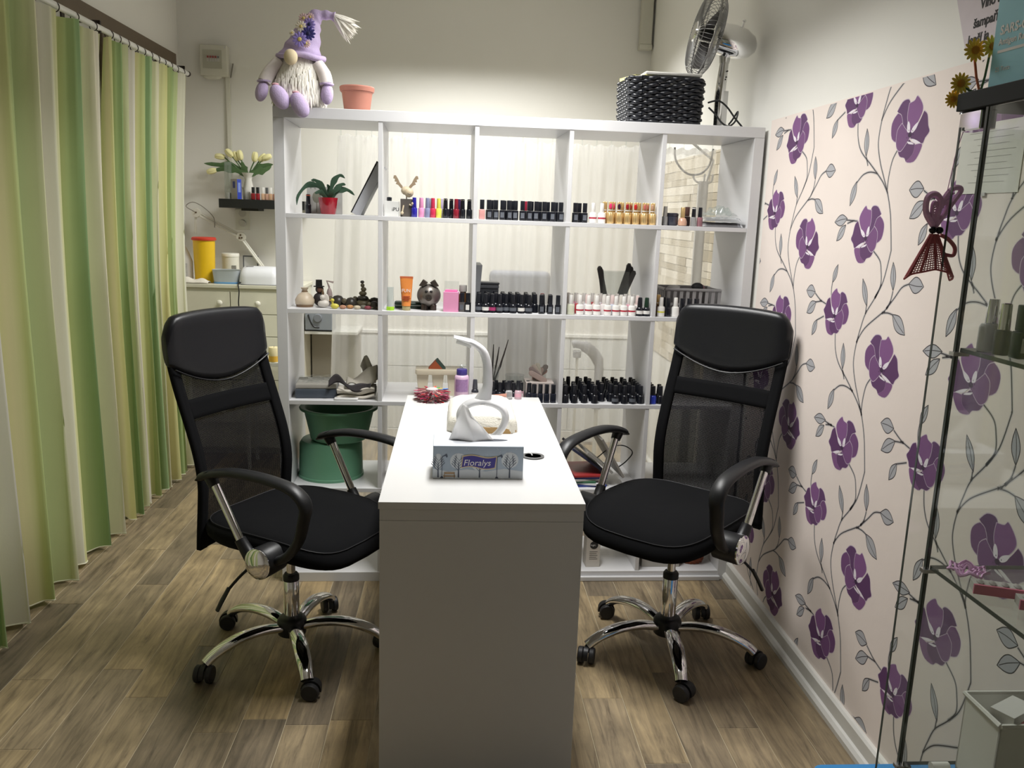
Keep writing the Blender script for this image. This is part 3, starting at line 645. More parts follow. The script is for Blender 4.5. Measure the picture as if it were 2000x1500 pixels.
# second shelf, middle cell
xs2 = (75.6,78.2,80.8,83.6,86.2,88.8,92.0,94.9,99.8,103.2,106.2)
for i, x in enumerate(xs2): bottle('taper' if i < 8 else 'square', x, 2.6+(1.2 if i in (0,4) else 0), R1, 'black bottle, %s from the left in the second shelf front row' % ORD[i], 'black bottles on the second shelf', lab=(lab_white if i in (1,6) else (cm(170,60,110) if i == 2 else lab_grey)))
for j, yy in enumerate((6.6, 10.2, 13.8)):
    for i in range(10): 
        x = 76 + i*3.1 + rnd.uniform(-.3,.3)
        if (j, i) in ((2,8),(2,9),(1,9)): continue
        bottle('taper', x, yy+rnd.uniform(-.3,.3), R1, 'black bottle, %s from the left in the %s row, second shelf middle cell' % (ORD[i], ORD[j+1]), 'black bottles behind on the second shelf', cap=cm(120,40,50) if (j, i) == (1, 8) else None)
# second shelf, fourth cell: white bottles
for i, x in enumerate((111.3,114.9,118.3,121.5,125.8,129.1,132.2,135.4)): bottle('round', x, 2.8, R1, 'white bottle with red stripe, %s from the left in the second shelf front row' % ORD[i], 'white bottles on the second shelf', body=WHB if i else cm(206,208,186), cap=WHB, lab=lab_red if i not in (0,) else None)
bottle('taper', 138.5, 2.8, R1, 'black bottle with white label right of the white bottles', 'white bottles on the second shelf', lab=lab_white)
bottle('taper', 141.2, 2.8, R1, 'dark green bottle with white label at the end of the white row', 'white bottles on the second shelf', cap=cm(24,50,36), lab=lab_white)
cc = [(232,228,222),(236,214,210),(224,220,210),(190,60,70),(230,226,224),(214,150,170),(226,226,230),(200,210,226)]
for j, yy in enumerate((6.6, 10.2, 13.8)):
    for i in range(9):
        x = 111.6 + i*3.35 + (.9 if j % 2 else 0)
        if x > 140.8: continue
        bottle('round', x, yy, R1, 'white-capped bottle, %s from the left in the %s white row, second shelf' % (ORD[i], ORD[j+1]), 'white bottles behind on the second shelf', body=cm(*cc[(i*3+j) % 8]), cap=cm(*((226,222,216) if j else cc[(i+2) % 3])))
# second shelf, last cell
bottle('round', 147.0, 2.8, R1, 'white bottle with yellow ring left of the grey basket', 'bottles before the grey basket', body=WHB, cap=WHB, lab=cm(226,222,90))
bottle('square', 149.8, 3.2, R1, 'black square bottle right of the yellow-ringed white one', 'bottles before the grey basket')
bottle('round', 152.8, 3, R1, 'plain white bottle before the grey basket', 'bottles before the grey basket', body=WHB, cap=WHB)
bottle('gold', 146.6, 6.4, R1, 'brown bottle with gold ribbed cap behind the yellow-ringed one', 'bottles before the grey basket', body=cm(110,76,50))
for i, x in enumerate((155.6,158.4,161.2)): bottle('square', x, 3.2, R1, 'black bottle, %s from the left behind the chair headrest' % ORD[i], 'bottles before the grey basket')
bottle('square', 149.6, 6.6, R1, 'tall black-capped bottle behind the black square one, second shelf', 'bottles before the grey basket')
# third shelf, middle cell
for i, x in enumerate((79.4,82.2,84.9,87.6,90.4,93.4,96.6)): bottle('square' if i % 2 else 'taper', x, 5.4+(i % 2)*.8, R2, 'dark bottle, %s from the left in the third shelf row behind the lamp' % ORD[i], 'dark bottles on the third shelf', body=cm(40,42,52) if i != 5 else cm(190,150,160), lab=lab_white if i in (0,5) else None)
for i, x in enumerate((98.2,100.7,103.2,105.8)): bottle('square', x, 2.4, R2, 'navy black bottle, %s of four in front of the nail files' % ORD[i], 'dark bottles on the third shelf', body=cm(26,30,44))
for i in range(6): bottle('taper', 80.5+i*3.2, 10, R2, 'dark bottle, %s from the left in the third shelf second row' % ORD[i], 'dark bottles behind on the third shelf')
# third shelf, fourth cell: dense block of tapered black bottles
fr = (110.7,114.3,118.4,122.5,130.8,134.5,137.8,141.1)
for i, x in enumerate(fr): bottle('taper', x, 2.4+(.5 if i in (2,7) else 0), R2, 'tapered black bottle, %s from the left in the dense block front row' % ORD[i], 'tapered black bottles on the third shelf', lab=lab_grey if i in (4,6) else None)
for j, yy in enumerate((6.2, 9.8, 13.4, 17.0, 20.6)):
    cnt = 0
    for i in range(9):
        x = 110.9 + i*3.75 + (.4 if j % 2 else -.1) + rnd.uniform(-.25,.25)
        if rnd.random() < .1 or x > 141.2 or (j > 2 and i == 4): continue
        cnt += 1
        bottle('taper', x, yy, R2, 'tapered black bottle, %s from the left in the dense block %s row' % (ORD[cnt-1], ORD[j+1]), 'tapered black bottles in the back rows')
for i, (x, y) in enumerate(((146.2,3),(149.2,3.2),(146.4,6.8),(149.6,7),(146.6,10.6))): bottle('taper', x, y, R2, 'black bottle, %s of four beside the right chair back, third shelf' % ORD[i-1] if i else 'bright blue bottle beside the right chair back, third shelf', 'bottles in the last third-shelf cell', body=cm(40,60,170) if i == 0 else None)
# ---------------------------------------------------------------- other things on the shelves
def leaf_strip(m, pts, w_, n=None):
    P = catmull(pts, 4); L = len(P)
    for i in range(L-1):
        pass
    rings = []
    for i, p in enumerate(P):
        t_ = (P[min(i+1, L-1)]-P[max(i-1, 0)]).normalized(); s_ = t_.cross(Vector((.15,1,.1)))
        if s_.length < .05: s_ = Vector((1,0,0))
        s_.normalize(); u = i/(L-1); ww = w_*math.sin(math.pi*min(.97, .12+u*.86))*(1+.25*math.sin(u*16)); up = s_.cross(t_)
        rings.append([p-s_*ww, p+up*.16, p+s_*ww, p-up*.12])
    return m.loft(rings)
# first cell, top shelf
t = thing('succulent', 'small leafy succulent growing in a glossy red pot', 'plant', (18.3, 8, R0))
obj('pot', M().lathe([(2.6,0),(2.8,.2),(3.6,5.6),(3.7,6.1),(3.4,6.1),(3.3,5.2),(.1,5.0)], n=28), hexm('red_glaze', 158, 22, 40, .12, noise=.04, coat=.5), t, smooth=40)
gm = hexm('succulent_green', 62, 88, 70, .45, noise=.2, nscale=60)
for pts in ([(0,0,5),(-2,0,9),(-5,.5,10.6),(-8,.5,10.2),(-11,0,6.5),(-11.6,0,3)],[(0,0,5),(-1.5,-1,9.5),(-4,-1.5,12),(-6,-1.5,12.2)],[(0,0,5),(1,0,9),(2.4,0,12.6),(4.5,0,14.4),(6.3,0,13.4)],[(0,0,5),(2.5,-.5,8.5),(5,-.5,11),(6.6,-.5,11)],[(.5,0,5),(3.5,0,8.5),(7,.5,9.2),(9.8,.5,7.3)],[(0,-.8,5),(-2.5,-1.5,8),(-4.6,-2,7.4)],[(.5,-.8,5),(1.5,-2,8),(3,-2.4,9)],[(0,.5,5),(.5,1,9),(-.5,1.2,11)],[(-.3,0,5),(-2.6,.6,10),(-4.4,.6,11.4)]):
    obj('leaf', leaf_strip(M(), pts, .95), gm, t, smooth=50)
t = thing('notepad', 'pale grey spiral notepad with a printed tree behind the red pot', 'notepad', (16.2, 14.5, R0), .05)
obj('cover', M().box(-6.6, 6.6, -.6, .6, 0, 10.2), hexm('notepad_grey', 196, 196, 190, .6, noise=.04), t, bevel=.1)
obj('printed_tree', M().tube([(-3,-.64,.6),(-2.9,-.64,4.5)], .16, 5).ell((-2.9,-.63,6.2), (1.7,.03,2.2), 10, 6), hexm('print_olive', 138, 138, 122, .7, noise=.2), t)
for k in range(4): obj('spiral_ring', M().tube([(-5+k*1.6, .9*math.cos(a), 9.8+.8*math.sin(a)) for a in [q*.7 for q in range(10)]], .1, 5, up=(1,0,0)), steel, t, smooth=50)
bottle('slim', 10.2, 13, R0, 'black bottle with orange band left of the notepad', None, body=BK, cap=CAPK, lab=cm(220,110,80))
t = thing('folder', 'grey folder leaning against the divider on the top shelf', 'folder', (26.6, 10, R0))
a = math.radians(63); th = math.radians(90)-a
def lean(x0, x1, h, y0, y1, sh):
    c, s_ = math.cos(a), math.sin(a); m = M()
    P = [(x0, 0), (x1, 0), (x1, h), (x0, h)]
    return m.prism([(sh+u*s_+v*c, -u*c+v*s_+1.0) for u, v in P], y0, y1, 'y')
obj('cover', lean(-.2, .15, 21.5, 0, 15, 0), blk_plastic, t); obj('pages', lean(.2, 3.6, 21, .3, 14.6, 0), hexm('folder_grey', 206, 208, 214, .35, noise=.08, nscale=10), t, bevel=.1); 
# second cell, top shelf: carton and wooden moose figure
t = thing('carton', 'white carton with dark lettering left of the wooden moose', 'box', (41.9, 6, R0), 0)
obj('box_body', M().box(-2.3, 3.0, -2, 2, 0, 5.6), hexm('carton_white', 206, 206, 202, .5, noise=.03), t, bevel=.08)
text('lettering', 'iPU', 1.9, hexm('ink_dark', 50, 50, 54, .6, noise=.02), t, (.35, -2.05, 2.0), FRONT, .01)
t = thing('bottle_cap', 'small black cap lying on the white carton', 'cap', (41.2, 5.5, R0+5.6)); obj('cap_body', M().lathe([(.8,0),(.95,.2),(.95,1.3),(.6,1.5)], n=14), CAPK, t, smooth=40)
t = thing('moose_figure', 'wooden moose figure with antlers sitting on a dark block', 'figurine', (47.6, 5.5, R0))
wood_m = hexm('pale_wood', 196, 180, 152, .55, noise=.12, nscale=25)
obj('block', M().box(-2.2, 2.2, -1.6, 1.6, 0, 6.6), hexm('dark_block', 84, 78, 74, .6, noise=.12), t, bevel=.15)
obj('neck', M().tube([(0,0,6.6),(0,0,8)], .22, 8), wood_m, t)
hd = obj('head', M().ell((-.2,0,9.6), (1.9,1.5,1.6), 16, 10).ell((.9,-.8,8.9), (1.7,1.5,1.75), 16, 10), wood_m, t, smooth=60)
for sg in (-1, 1):
    A = [(0,0),(.5,.3),(1.2,1.3),(1.9,1.7),(1.6,2.4),(2.2,2.5),(2.1,3.4),(2.6,3.6),(2.4,4.6),(1.9,4.7),(1.3,3.6),(.8,2.2),(0,1)]
    obj('antler', M().prism([(sg*(p[0]*1.35+.5)-.4+(.8 if sg > 0 else -.6), p[1]*1.05+10.2) for p in A], -.2, .2, 'y'), hexm('antler_brown', 150, 132, 108, .6, noise=.1), t, bevel=.06)
obj('smile', M().tube([(.5,-2.22,8.6),(1.1,-2.36,8.3),(1.8,-2.2,8.5)], .07, 5), hexm('ink_dark', 50, 50, 54), hd)
for pts in ([(-1.0,-1.8,4.2),(-1.3,-2.2,2.6),(-1.5,-2.4,1.4)],[(1.2,-1.8,4.6),(1.9,-2.3,4.2),(2.4,-2.5,4.9)]): obj('limb', M().tube(catmull(pts, 3), .28, 7).ell(pts[-1], (.6,.6,.6), 10, 6), wood_m, t, smooth=50)
# last cell, top shelf: silver packets and crumpled wrap
fm = mat('silver_film', (.72,.72,.74), .22, .85, noise=.15, nscale=15, bump=.8, bscale=25)
for k, (z0, w_, y0, nm) in enumerate(((R0,16.2,.5,'lower'),(R0+2.1,15.6,1.2,'upper'))):
    r = random.Random(20+k)
    def fn(u, v, top=True): 
        return None
    m = M(); nx, ny = 16, 8; hs = [[r.uniform(0,.35) for _ in range(nx+1)] for _ in range(ny+1)]
    def fn(u, v): 
        i, j = int(u*nx+.5), int(v*ny+.5); e = min(u, 1-u)*8; e2 = min(v, 1-v)*6
        return (161.3+w_*u, y0+20*v, z0+.15+1.55*min(1, e, e2)**.5+hs[j][i]*.6*min(1, e, e2))
    m.grid(fn, nx, ny); m.grid(lambda u, v: (161.3+w_*u, y0+20*v, z0+.05), 2, 2)
    obj('foil_packet', m, fm, None, smooth=50, label='%s silver foil packet in the flat stack, top shelf right' % nm, cat='packet', group='foil packets on the top shelf')
r = random.Random(31); m = M()
pts_ = [[Vector((162.5+13.5*i/14 + r.uniform(-.4,.4), 3+12*j/8+r.uniform(-.4,.4), R0+4.2+(r.uniform(0,1)**1.0)*5.2*math.sin(math.pi*(i+.5)/15)*math.sin(math.pi*(j+.5)/9))) for i in range(15)] for j in range(9)]
m.grid(lambda u, v: pts_[int(v*8+.5)][int(u*14+.5)], 14, 8)
obj('plastic_wrap', m, glass_pane_mat('crinkle_wrap', (.95,.96,.96), clear=.8), None, label='crumpled clear plastic wrap on top of the silver packets', cat='plastic wrap')
# second shelf first cell: figurines
def figurine(name, label, loc, parts, cat='figurine', group='figurines on the second shelf'):
    t = thing(name, label, cat, loc, 0, group)
    for nm, m, mt in parts: obj(nm, m, mt, t, smooth=60)
    return t
cream = hexm('cream_ceramic', 206, 190, 166, .4, noise=.15, nscale=40); brn = hexm('brown_ceramic', 120, 96, 72, .45, noise=.2, nscale=40)
figurine('sack_figurine', 'cream ceramic sack tied at the neck, leftmost figurine', (9.0, 9, R1), [('sack', M().lathe([(2.6,0),(3.6,1),(3.7,2.6),(2.7,4.4),(1.1,5.6),(.8,6),(1.5,7.2),(1.0,7.0)], n=18), cream), ('rope', M().lathe([(1.0,5.5),(1.25,5.8),(1.0,6.1)], n=14), brn), ('base', M().lathe([(3.2,.02),(3.3,.9)], (0,-.4,0), 16), brn)])
figurine('snowman_figurine', 'snowman figurine wearing a black top hat', (14.0, 12, R1), [('body', M().ell((0,0,2.6), (2.3,2,2.6)).ell((.2,0,6.4), (1.6,1.5,1.6)), hexm('soot_black', 52,46,46,.5,noise=.2)), ('face', M().ell((.3,-.6,6.4), (1.1,1.1,1.3)), hexm('skin_brown', 120,84,70,.5,noise=.1)), ('hat', M().lathe([(2.1,7.4),(2.1,7.7),(1.3,7.8),(1.2,10.0),(1.35,10.1)], n=18), hexm('hat_black', 34,32,32,.5,noise=.1)), ('scarf', M().tube([(1.3,-1,6.6),(1.7,-1.2,5),(1.5,-1.3,3.6)], .45, 8), brn)])
figurine('angel_figurine', 'small white crouching angel figurine beside the sack', (16.4, 6.4, R1), [('body', M().ell((0,0,1.5), (2.2,1.6,1.5)), hexm('white_ceramic', 214,208,200,.35,noise=.08)), ('wing', M().ell((.8,.7,3.2), (1.3,.5,2.1)), hexm('white_ceramic', 214,208,200)), ('head', M().ell((-.3,-.3,3.9), (1.0,1.0,1.1)), hexm('white_ceramic', 214,208,200))])
figurine('candle_figurine', 'translucent pinkish stork figurine behind the snowman', (17.6, 15, R1), [('body', M().ell((0,0,3.5), (1.2,1.2,3.5)), hexm('pink_glass', 206,186,182,.3,noise=.05)), ('beak', M().tube([(0,0,7),(-1,0,9.5),(1.6,0,9.0)], .4, 7), hexm('pink_glass', 206,186,182))])
shell = hexm('turtle_shell', 58, 54, 48, .35, noise=.35, nscale=50); skin = hexm('turtle_skin', 98, 90, 70, .45, noise=.25, nscale=50)
for i, (x, y, s_, where) in enumerate(((21.2,12,1.25,'left of the yellow duck'),(26.4,10,1.1,'in the middle of the figurines'),(30.2,16,1.2,'behind the stone tower'),(35.2,12,1.1,'against the divider'),(35.6,6,.85,'at the front by the divider'))):
    figurine('turtle_figurine', 'dark glazed turtle figurine '+where, (x, y, R1), [('shell', M().lathe([(2.1*s_,.3),(2.3*s_,.9),(2.0*s_,2.2*s_),(1.2*s_,3.2*s_),(.1,3.5*s_)], n=16), shell), ('head', M().ell((-2.2*s_,-.9*s_,2.2*s_), (.9*s_,.9*s_,1.0*s_)), skin), ('foot', M().ell((-1.0*s_,-2.0*s_,.5), (.8,.9,.5)), skin), ('foot', M().ell((1.4*s_,-1.7*s_,.5), (.8,.8,.5)), skin)])
figurine('duck_figurine', 'tiny yellow duck figurine at the shelf front', (20.6, 3.4, R1), [('body', M().ell((.4,0,1.0), (1.6,1.0,1.0)), hexm('duck_yellow', 206,196,84,.4,noise=.08)), ('neck', M().tube([(-.4,0,1.3),(-.5,0,2.8)], .42, 8), hexm('duck_yellow', 206,196,84)), ('head', M().ell((-.5,0,3.2), (.75,.65,.7)), hexm('duck_yellow', 206,196,84)), ('beak', M().ell((-1.3,0,3.1), (.4,.3,.18)), hexm('beak_orange', 214,140,60,.5,noise=.05))])
for i, (x, y, c, n) in enumerate(((24.0,3.4,(176,130,104),'pinkish brown'),(26.6,4.6,(190,140,90),'orange brown'),(29.4,3.2,(196,184,160),'cream'),(31.6,5.2,(120,116,104),'grey'),(33.4,3.0,(130,60,70),'dark red'))):
    figurine('seashell', n+' little seashell lying at the shelf front', (x, y, R1), [('shell', M().ell((0,0,.75), (1.35,1.1,.75)), hexm('shell_%d' % i, *c, .4, noise=.25, nscale=60)), ('rib', M().ell((.5,-.5,.9), (.6,.5,.5)), hexm('shell_%d' % i, *c))], 'seashell', 'seashells')
figurine('stone_tower', 'stacked greenish stone tower rising among the turtles', (31.0, 10.5, R1), [('base', M().ell((0,0,1.5), (2.7,2.2,1.5)), skin), ('stone', M().ell((.1,0,3.6), (2.0,1.7,1.1)), shell), ('stone', M().ell((-.1,0,5.4), (1.5,1.3,1.0)), skin), ('stone', M().ell((.2,0,7.0), (1.1,1.0,.9)), skin), ('stone', M().ell((-.2,0,8.5), (.8,.8,.8)), skin), ('stone', M().ell((-.3,0,9.8), (.8,.7,.6)), shell)])
# second shelf second cell
t = thing('hand_cream_tube', 'clear tube standing on its bright green cap', 'tube', (41.9, 3.2, R1))
obj('cap', M().lathe([(1.45,0),(1.5,.1),(1.5,1.3),(1.3,1.4)], n=20), hexm('lime_green', 170, 222, 50, .35, noise=.03), t, smooth=40)
obj('tube_body', M().loft([[(1.35*math.cos(q*.3142)*(1-.12*k), 1.35*math.sin(q*.3142)*(1-k*.93), 1.4+7.4*k) for q in range(20)] for k in (0,.3,.6,.85,1)]), hexm('clear_tube', 206, 212, 206, .2, noise=.03, trans=.3), t, smooth=50)
t = thing('glasses_case', 'flat dark green case lying behind the orange tube', 'case', (49.5, 12, R1), .05)
obj('case_body', M().rbox(-6.5, 6.5, -3, 3, 0, 2.6, 1.2, 4, .8), hexm('case_green', 28, 48, 38, .4, noise=.1), t, smooth=50); obj('rim', M().rbox(-6.55, 6.55, -3.05, 3.05, 1.25, 1.4, 1.2, 4, .02), steel, t)
t = thing('orange_tube', 'orange plastic cream tube with white lettering', 'tube', (47.9, 4.2, R1), -.05)
obj('cap', M().lathe([(1.5,0),(1.6,.15),(1.6,1.6),(1.4,1.7)], n=20), hexm('cap_olive', 176, 164, 118, .3, noise=.04, coat=.4), t, smooth=40)
def tb(k): return [((1.7+.75*k)*math.cos(q*.3142), (1.7*(1-k)+.12*k)*math.sin(q*.3142), 1.7+10.6*k) for q in range(20)]
obj('tube_body', M().loft([tb(k) for k in (0,.2,.45,.7,.9,1)]), hexm('tube_orange', 226, 140, 70, .4, noise=.05), t, smooth=50)
obj('crimp', M().box(-2.5, 2.5, -.14, .14, 12.2, 12.9), hexm('crimp_orange', 206, 110, 70, .4, noise=.03), t)
text('lettering', 'FUN', 1.75, lab_white, t, (-1.75, -1.2, 7.0), FRONT @ Matrix.Rotation(-.10, 3, 'X'), .03)
text('lettering', 'MANGO', .8, hexm('print_red', 170, 60, 40, .5, noise=.03), t, (-1.6, -1.5, 4.2), FRONT @ Matrix.Rotation(-.1, 3, 'X'), .03) if False else None
for k, (z, y, w_) in enumerate(((5.2,-1.36,1.5),(4.5,-1.45,1.7),(3.8,-1.55,1.0))): obj('printed_line', M().box(-w_, w_, y-.03, y+.2, z, z+.3), hexm('print_red', 176, 78, 50, .5, noise=.1), t)
pig = thing('piggy_bank', 'round metallic grey piggy bank with a bow tie', 'piggy bank', (56.4, 8, R1))
pm = mat('pewter', s2l(122,116,110), .36, .6, noise=.15, nscale=30)
obj('body', M().ell((0,0,5.6), (4.6,4.3,4.4), 26, 18), pm, pig, smooth=70)
obj('snout', M().lathe([(1.25,-4.9),(1.3,-4.3),(1.1,-3.8)], (0,0,5.0), 18, 'y'), mat('pewter_dark', s2l(84,76,70), .35, .6, noise=.15), pig, smooth=40)
for sg in (-1, 1):
    obj('nostril', M().ell((sg*.45,-4.95,5.0), (.22,.1,.4), 8, 6), mat('hole_dark', (.02,.02,.02), .6, noise=.1), pig)
    obj('eye', M().ell((sg*.9,-4.0,7.4), (.6,.3,.45), 10, 7), mat('hole_dark', (.02,.02,.02), .6), pig, smooth=60)
    obj('ear', M().prism([(sg*.3, 10.6), (sg*2.2, 11.9), (sg*3.9, 9.3), (sg*2.0, 9.0)], -2.6, -.6, 'y'), mat('pewter_dark', s2l(84,76,70), .35), pig, bevel=.3)
    obj('foot', M().lathe([(1.3,0),(1.3,1.9),(1.1,2.2)], (sg*1.7,-1.4,0), 14), mat('pewter_dark', s2l(84,76,70), .35), pig, smooth=40)
obj('foot', M().lathe([(1.3,0),(1.3,1.9),(1.1,2.2)], (0,2,0), 14), mat('pewter_dark', s2l(84,76,70), .35), pig, smooth=40)
t = thing('pink_box', 'pink box with its clear lid standing open', 'box', (65.0, 4.2, R1), -.06)
pk = hexm('pink_card', 222, 150, 186, .5, noise=.04)
obj('box_body', M().box(-2.9, 2.9, -2.6, 2.6, 0, 7.6), pk, t, bevel=.12); obj('inner', M().box(-2.3, 2.3, -2, 2, 7.6, 8.2), hexm('pink_bright', 232, 120, 176, .5, noise=.04), t)
obj('lid', M().rbox(-2.8, 2.8, 2.3, 2.6, 7.6, 11.4, .12, 2, .1), thin_glass, t)
bottle('square', 69.2, 3.2, R1, 'dark bottle with grey label between pink box and white-labelled bottle', None, body=cm(86,82,80), lab=lab_grey)
bottle('square', 71.4, 2.8, R1, 'black-capped bottle with white label beside the divider, second shelf', None, lab=lab_white)
t = thing('brown_bottle', 'amber medicine bottle with grey cap behind the pink box', 'bottle', (69.6, 8, R1)); obj('body', M().lathe([(1.8,0),(1.9,.2),(1.9,5.6),(1.2,6.8),(1.2,7.4)], n=20), hexm('amber', 92, 62, 34, .15, noise=.05, coat=.4), t, smooth=40); obj('cap', M().lathe([(1.5,7.4),(1.5,9.6),(1.4,9.8)], n=20), hexm('cap_grey', 170,168,162,.5,noise=.05), t, smooth=40)
# second shelf, middle cell
t = thing('grey_file', 'grey plastic file standing against the divider, second shelf', 'file', (74.5, 12, R1)); obj('sheet', M().prism([(0,0),(1.4,0),(2.6,17.5),(.1,17.5)], 0, 20, 'y'), hexm('file_grey', 140, 142, 146, .4, noise=.05), t, bevel=.1)
t = thing('lidded_tin', 'dark grey flat tin tilted behind the black bottles', 'tin', (80, 20, R1+8)); obj('tin_body', M().rbox(-4.2, 4.2, -4, 4, 0, 1.6, 1), hexm('tin_grey', 100, 102, 108, .4, noise=.1), t, smooth=40); obj('lid', M().rbox(-4.4, 4.4, -4.2, 4.2, 1.6, 2.4, 1), hexm('tin_dark', 74, 76, 82, .4, noise=.1), t, smooth=40); obj('support_box', M().box(-4, 4, -3.6, 3.6, -8, 0), hexm('tin_dark', 74, 76, 82), t)
# second shelf, fourth cell: acrylic holder with files
t = thing('file_holder', 'clear acrylic holder full of nail files on the second shelf', 'holder', (132, 22, R1))
m = M(); m.box(-5.2,5.2,-3.2,-3.0,0,16).box(-5.2,5.2,3.0,3.2,0,16).box(-5.4,-5.2,-3.2,3.2,0,16).box(5.2,5.4,-3.2,3.2,0,16); obj('acrylic_walls', m, thin_glass, t)
for i, (x, a_) in enumerate(((-3.6,.16),(-2.6,.24),(.6,-.3),(1.8,-.36),(3.0,-.22),(3.9,-.12))):
    p = [Vector((x, -1.5+i*.6, .4)), Vector((x-math.sin(a_)*18, -1.5+i*.6, .4+math.cos(a_)*(17+i % 3)))]
    f_ = obj('nail_file', M().tube([p[0], p[0].lerp(p[1], .05), p[0].lerp(p[1], .95), p[1]], [.5,1.1,1.1,.5], 8, up=(0,1,0), ry=.22), hexm('file_board_%d' % (i % 2), *((104,102,100) if i % 2 else (70,68,68)), .8, noise=.1), t)
# second shelf, last cell: basket
t = thing('grey_basket', 'grey plastic basket with slots, filled with small tools', 'basket', (162, 20, R1))
bm_ = hexm('basket_grey', 150, 148, 148, .45, noise=.04)
def bslat(x0, x1, y0, y1, z0, z1): return M().box(x0, x1, y0, y1, z0, z1)
obj('basket_base', M().rbox(-10.5, 10.5, -8, 8, 0, .6, 2), bm_, t); obj('rim', M().rbox(-11.6, 11.6, -9, 9, 9.6, 10.4, 2).box(0,0,0,0,9.6,9.6) if False else M().tube([(-11.4,-8.6,10),(11.4,-8.6,10),(11.4,8.6,10),(-11.4,8.6,10),(-11.4,-8.6,10)], .55, 8), bm_, t)
for k in range(9): obj('slat', M().prism([(-10.6+k*2.6,.4),(-9.4+k*2.6,.4),(-9.2+k*2.62,9.8),(-10.6+k*2.62,9.8)], -8.6, -8.2, 'y'), bm_, t)
for k in range(6): obj('slat', M().prism([(-7.6+k*2.8,.4),(-6.2+k*2.8,.4),(-6.2+k*2.8,9.8),(-7.6+k*2.8,9.8)], -11.3, -10.9, 'x'), bm_, t)
obj('band', M().box(-10.9, 10.9, -8.65, -8.15, 3.6, 4.6), bm_, t); obj('back_wall', M().box(-11, 11, 8.2, 8.5, .5, 9.8), bm_, t); obj('side_wall', M().box(10.9, 11.2, -8.2, 8.2, .5, 9.8), bm_, t); 
for i, (x, y, z, r, c, n) in enumerate(((-6,-2,9.4,(3.2,2,1.2),(176,176,172),'pale grey oval sponge'),(-1.5,-3,9.4,(2.8,1.6,1.2),(84,80,80),'dark grey oval buffer'),(3.6,-2,10,(2.6,1.8,1.9),(42,42,46),'black round brush'),(6,2,9.6,(2,1.6,1.5),(196,150,156),'pink puff'))):
    obj('grooming_tool', M().ell((162+x, 20+y, R1+z+.6), r, 14, 9), hexm('tool_%d' % i, *c, .6, noise=.1), None, smooth=60, label=n+' lying in the grey slotted basket', cat='tool', group='tools in the grey basket')
# third shelf first cell: boxed tray and towels
t = thing('storage_box', 'dark slate flat box in clear plastic under folded paper', 'box', (12.9, 11, R2), .06)
obj('box_body', M().rbox(-7.8, 8.2, -7, 8, 0, 3.6, .6), hexm('slate', 74, 82, 92, .4, noise=.08), t, smooth=40)
obj('paper_stack', M().rbox(-7.6, 8.0, -6.6, 8, 3.65, 5.6, .3), hexm('grey_paper', 172, 168, 160, .5, noise=.1, nscale=15), t, smooth=40)
r = random.Random(5); hh = [[r.uniform(0, .9) for _ in range(13)] for _ in range(11)]
obj('plastic_film', M().grid(lambda u, v: (-8+16.6*u, -7+15.5*v, 5.8+hh[int(v*10+.5)][int(u*12+.5)]), 12, 10), thin_glass, t)
def cloth(name, label, mt, fn, nu, nv, th_, cat='towel', group=None): return obj(name, M().grid(fn, nu, nv), mt, None, smooth=80, solid=th_, label=label, cat=cat, group=group)
tw = hexm('towel_cream', 216, 210, 198, .95, noise=.08, nscale=50, bump=.6, bscale=300); twg = hexm('cloth_grey', 180, 174, 162, .95, noise=.1, nscale=50, bump=.4, bscale=300)
def roll(n, x0, x1, y, z, rx, rzz, turns, seed):
    rr = random.Random(seed)
    def fn(u, v):
        a = turns*2*math.pi*u; k = 1-.55*u
        return (x0+(x1-x0)*v + .4*math.sin(a*2+v*5), y+rx*k*math.cos(a), z+rzz*k*math.sin(a)+.25*math.sin(v*9+a))
    return fn
def fold_(u, v): 
    x = 21.5+14.5*u; s_ = (v*3) % 1; layer = int(min(2.999, v*3)); yy = 3+11*(s_ if layer % 2 == 0 else 1-s_)
    return (x, yy, R2+.6+layer*1.25+.5*math.sin(u*7+layer)+.9*u)
cloth('folded_towel', 'cream folded towel lying beside the slate box', tw, fold_, 18, 24, .9)
cloth('grey_cloth', 'grey crumpled cloth with dark trim heaped on the cream towel', twg, lambda u, v: (25+11.5*u, 4+12*v, R2+5.4+ (1.5+6.5*u*u)*math.sin(math.pi*v)**1 + 1.1*math.sin(u*8+v*5)), 20, 16, .5, 'cloth')
tr = thing('dark_trim_band', 'dark folded band with ruffled edge draped over the towel', 'band', (0,0,0))
obj('ribbon', M().grid(lambda u, v: (18.5+16*u, 2.2+1.2*math.sin(u*9)+.6*v, R2+5.0+3.4*v*(.7+.3*math.sin(u*11))+1.6*math.sin(u*7)-2.0*max(0,u-.5)), 30, 4), hexm('trim_dark', 58, 54, 56, .8, noise=.15), tr, smooth=80, solid=.25)
cloth('upright_cloth', 'grey fabric flap standing up at the back of the towel heap', twg, lambda u, v: (29.5+4.2*u+1.2*math.sin(v*3), 14+1.2*math.sin(u*6), R2+6+9.5*v*(1-.45*(2*u-1)**2)), 12, 12, .6, 'cloth')
t = thing('wipes_packet', 'white flat wipes packet at the front under the towel', 'packet', (25.2, 2.2, R2)); obj('packet_body', M().rbox(-4.6, 4.6, -1.7, 1.7, 0, .9, .8), hexm('packet_white', 214, 214, 212, .3, noise=.04), t, smooth=50)
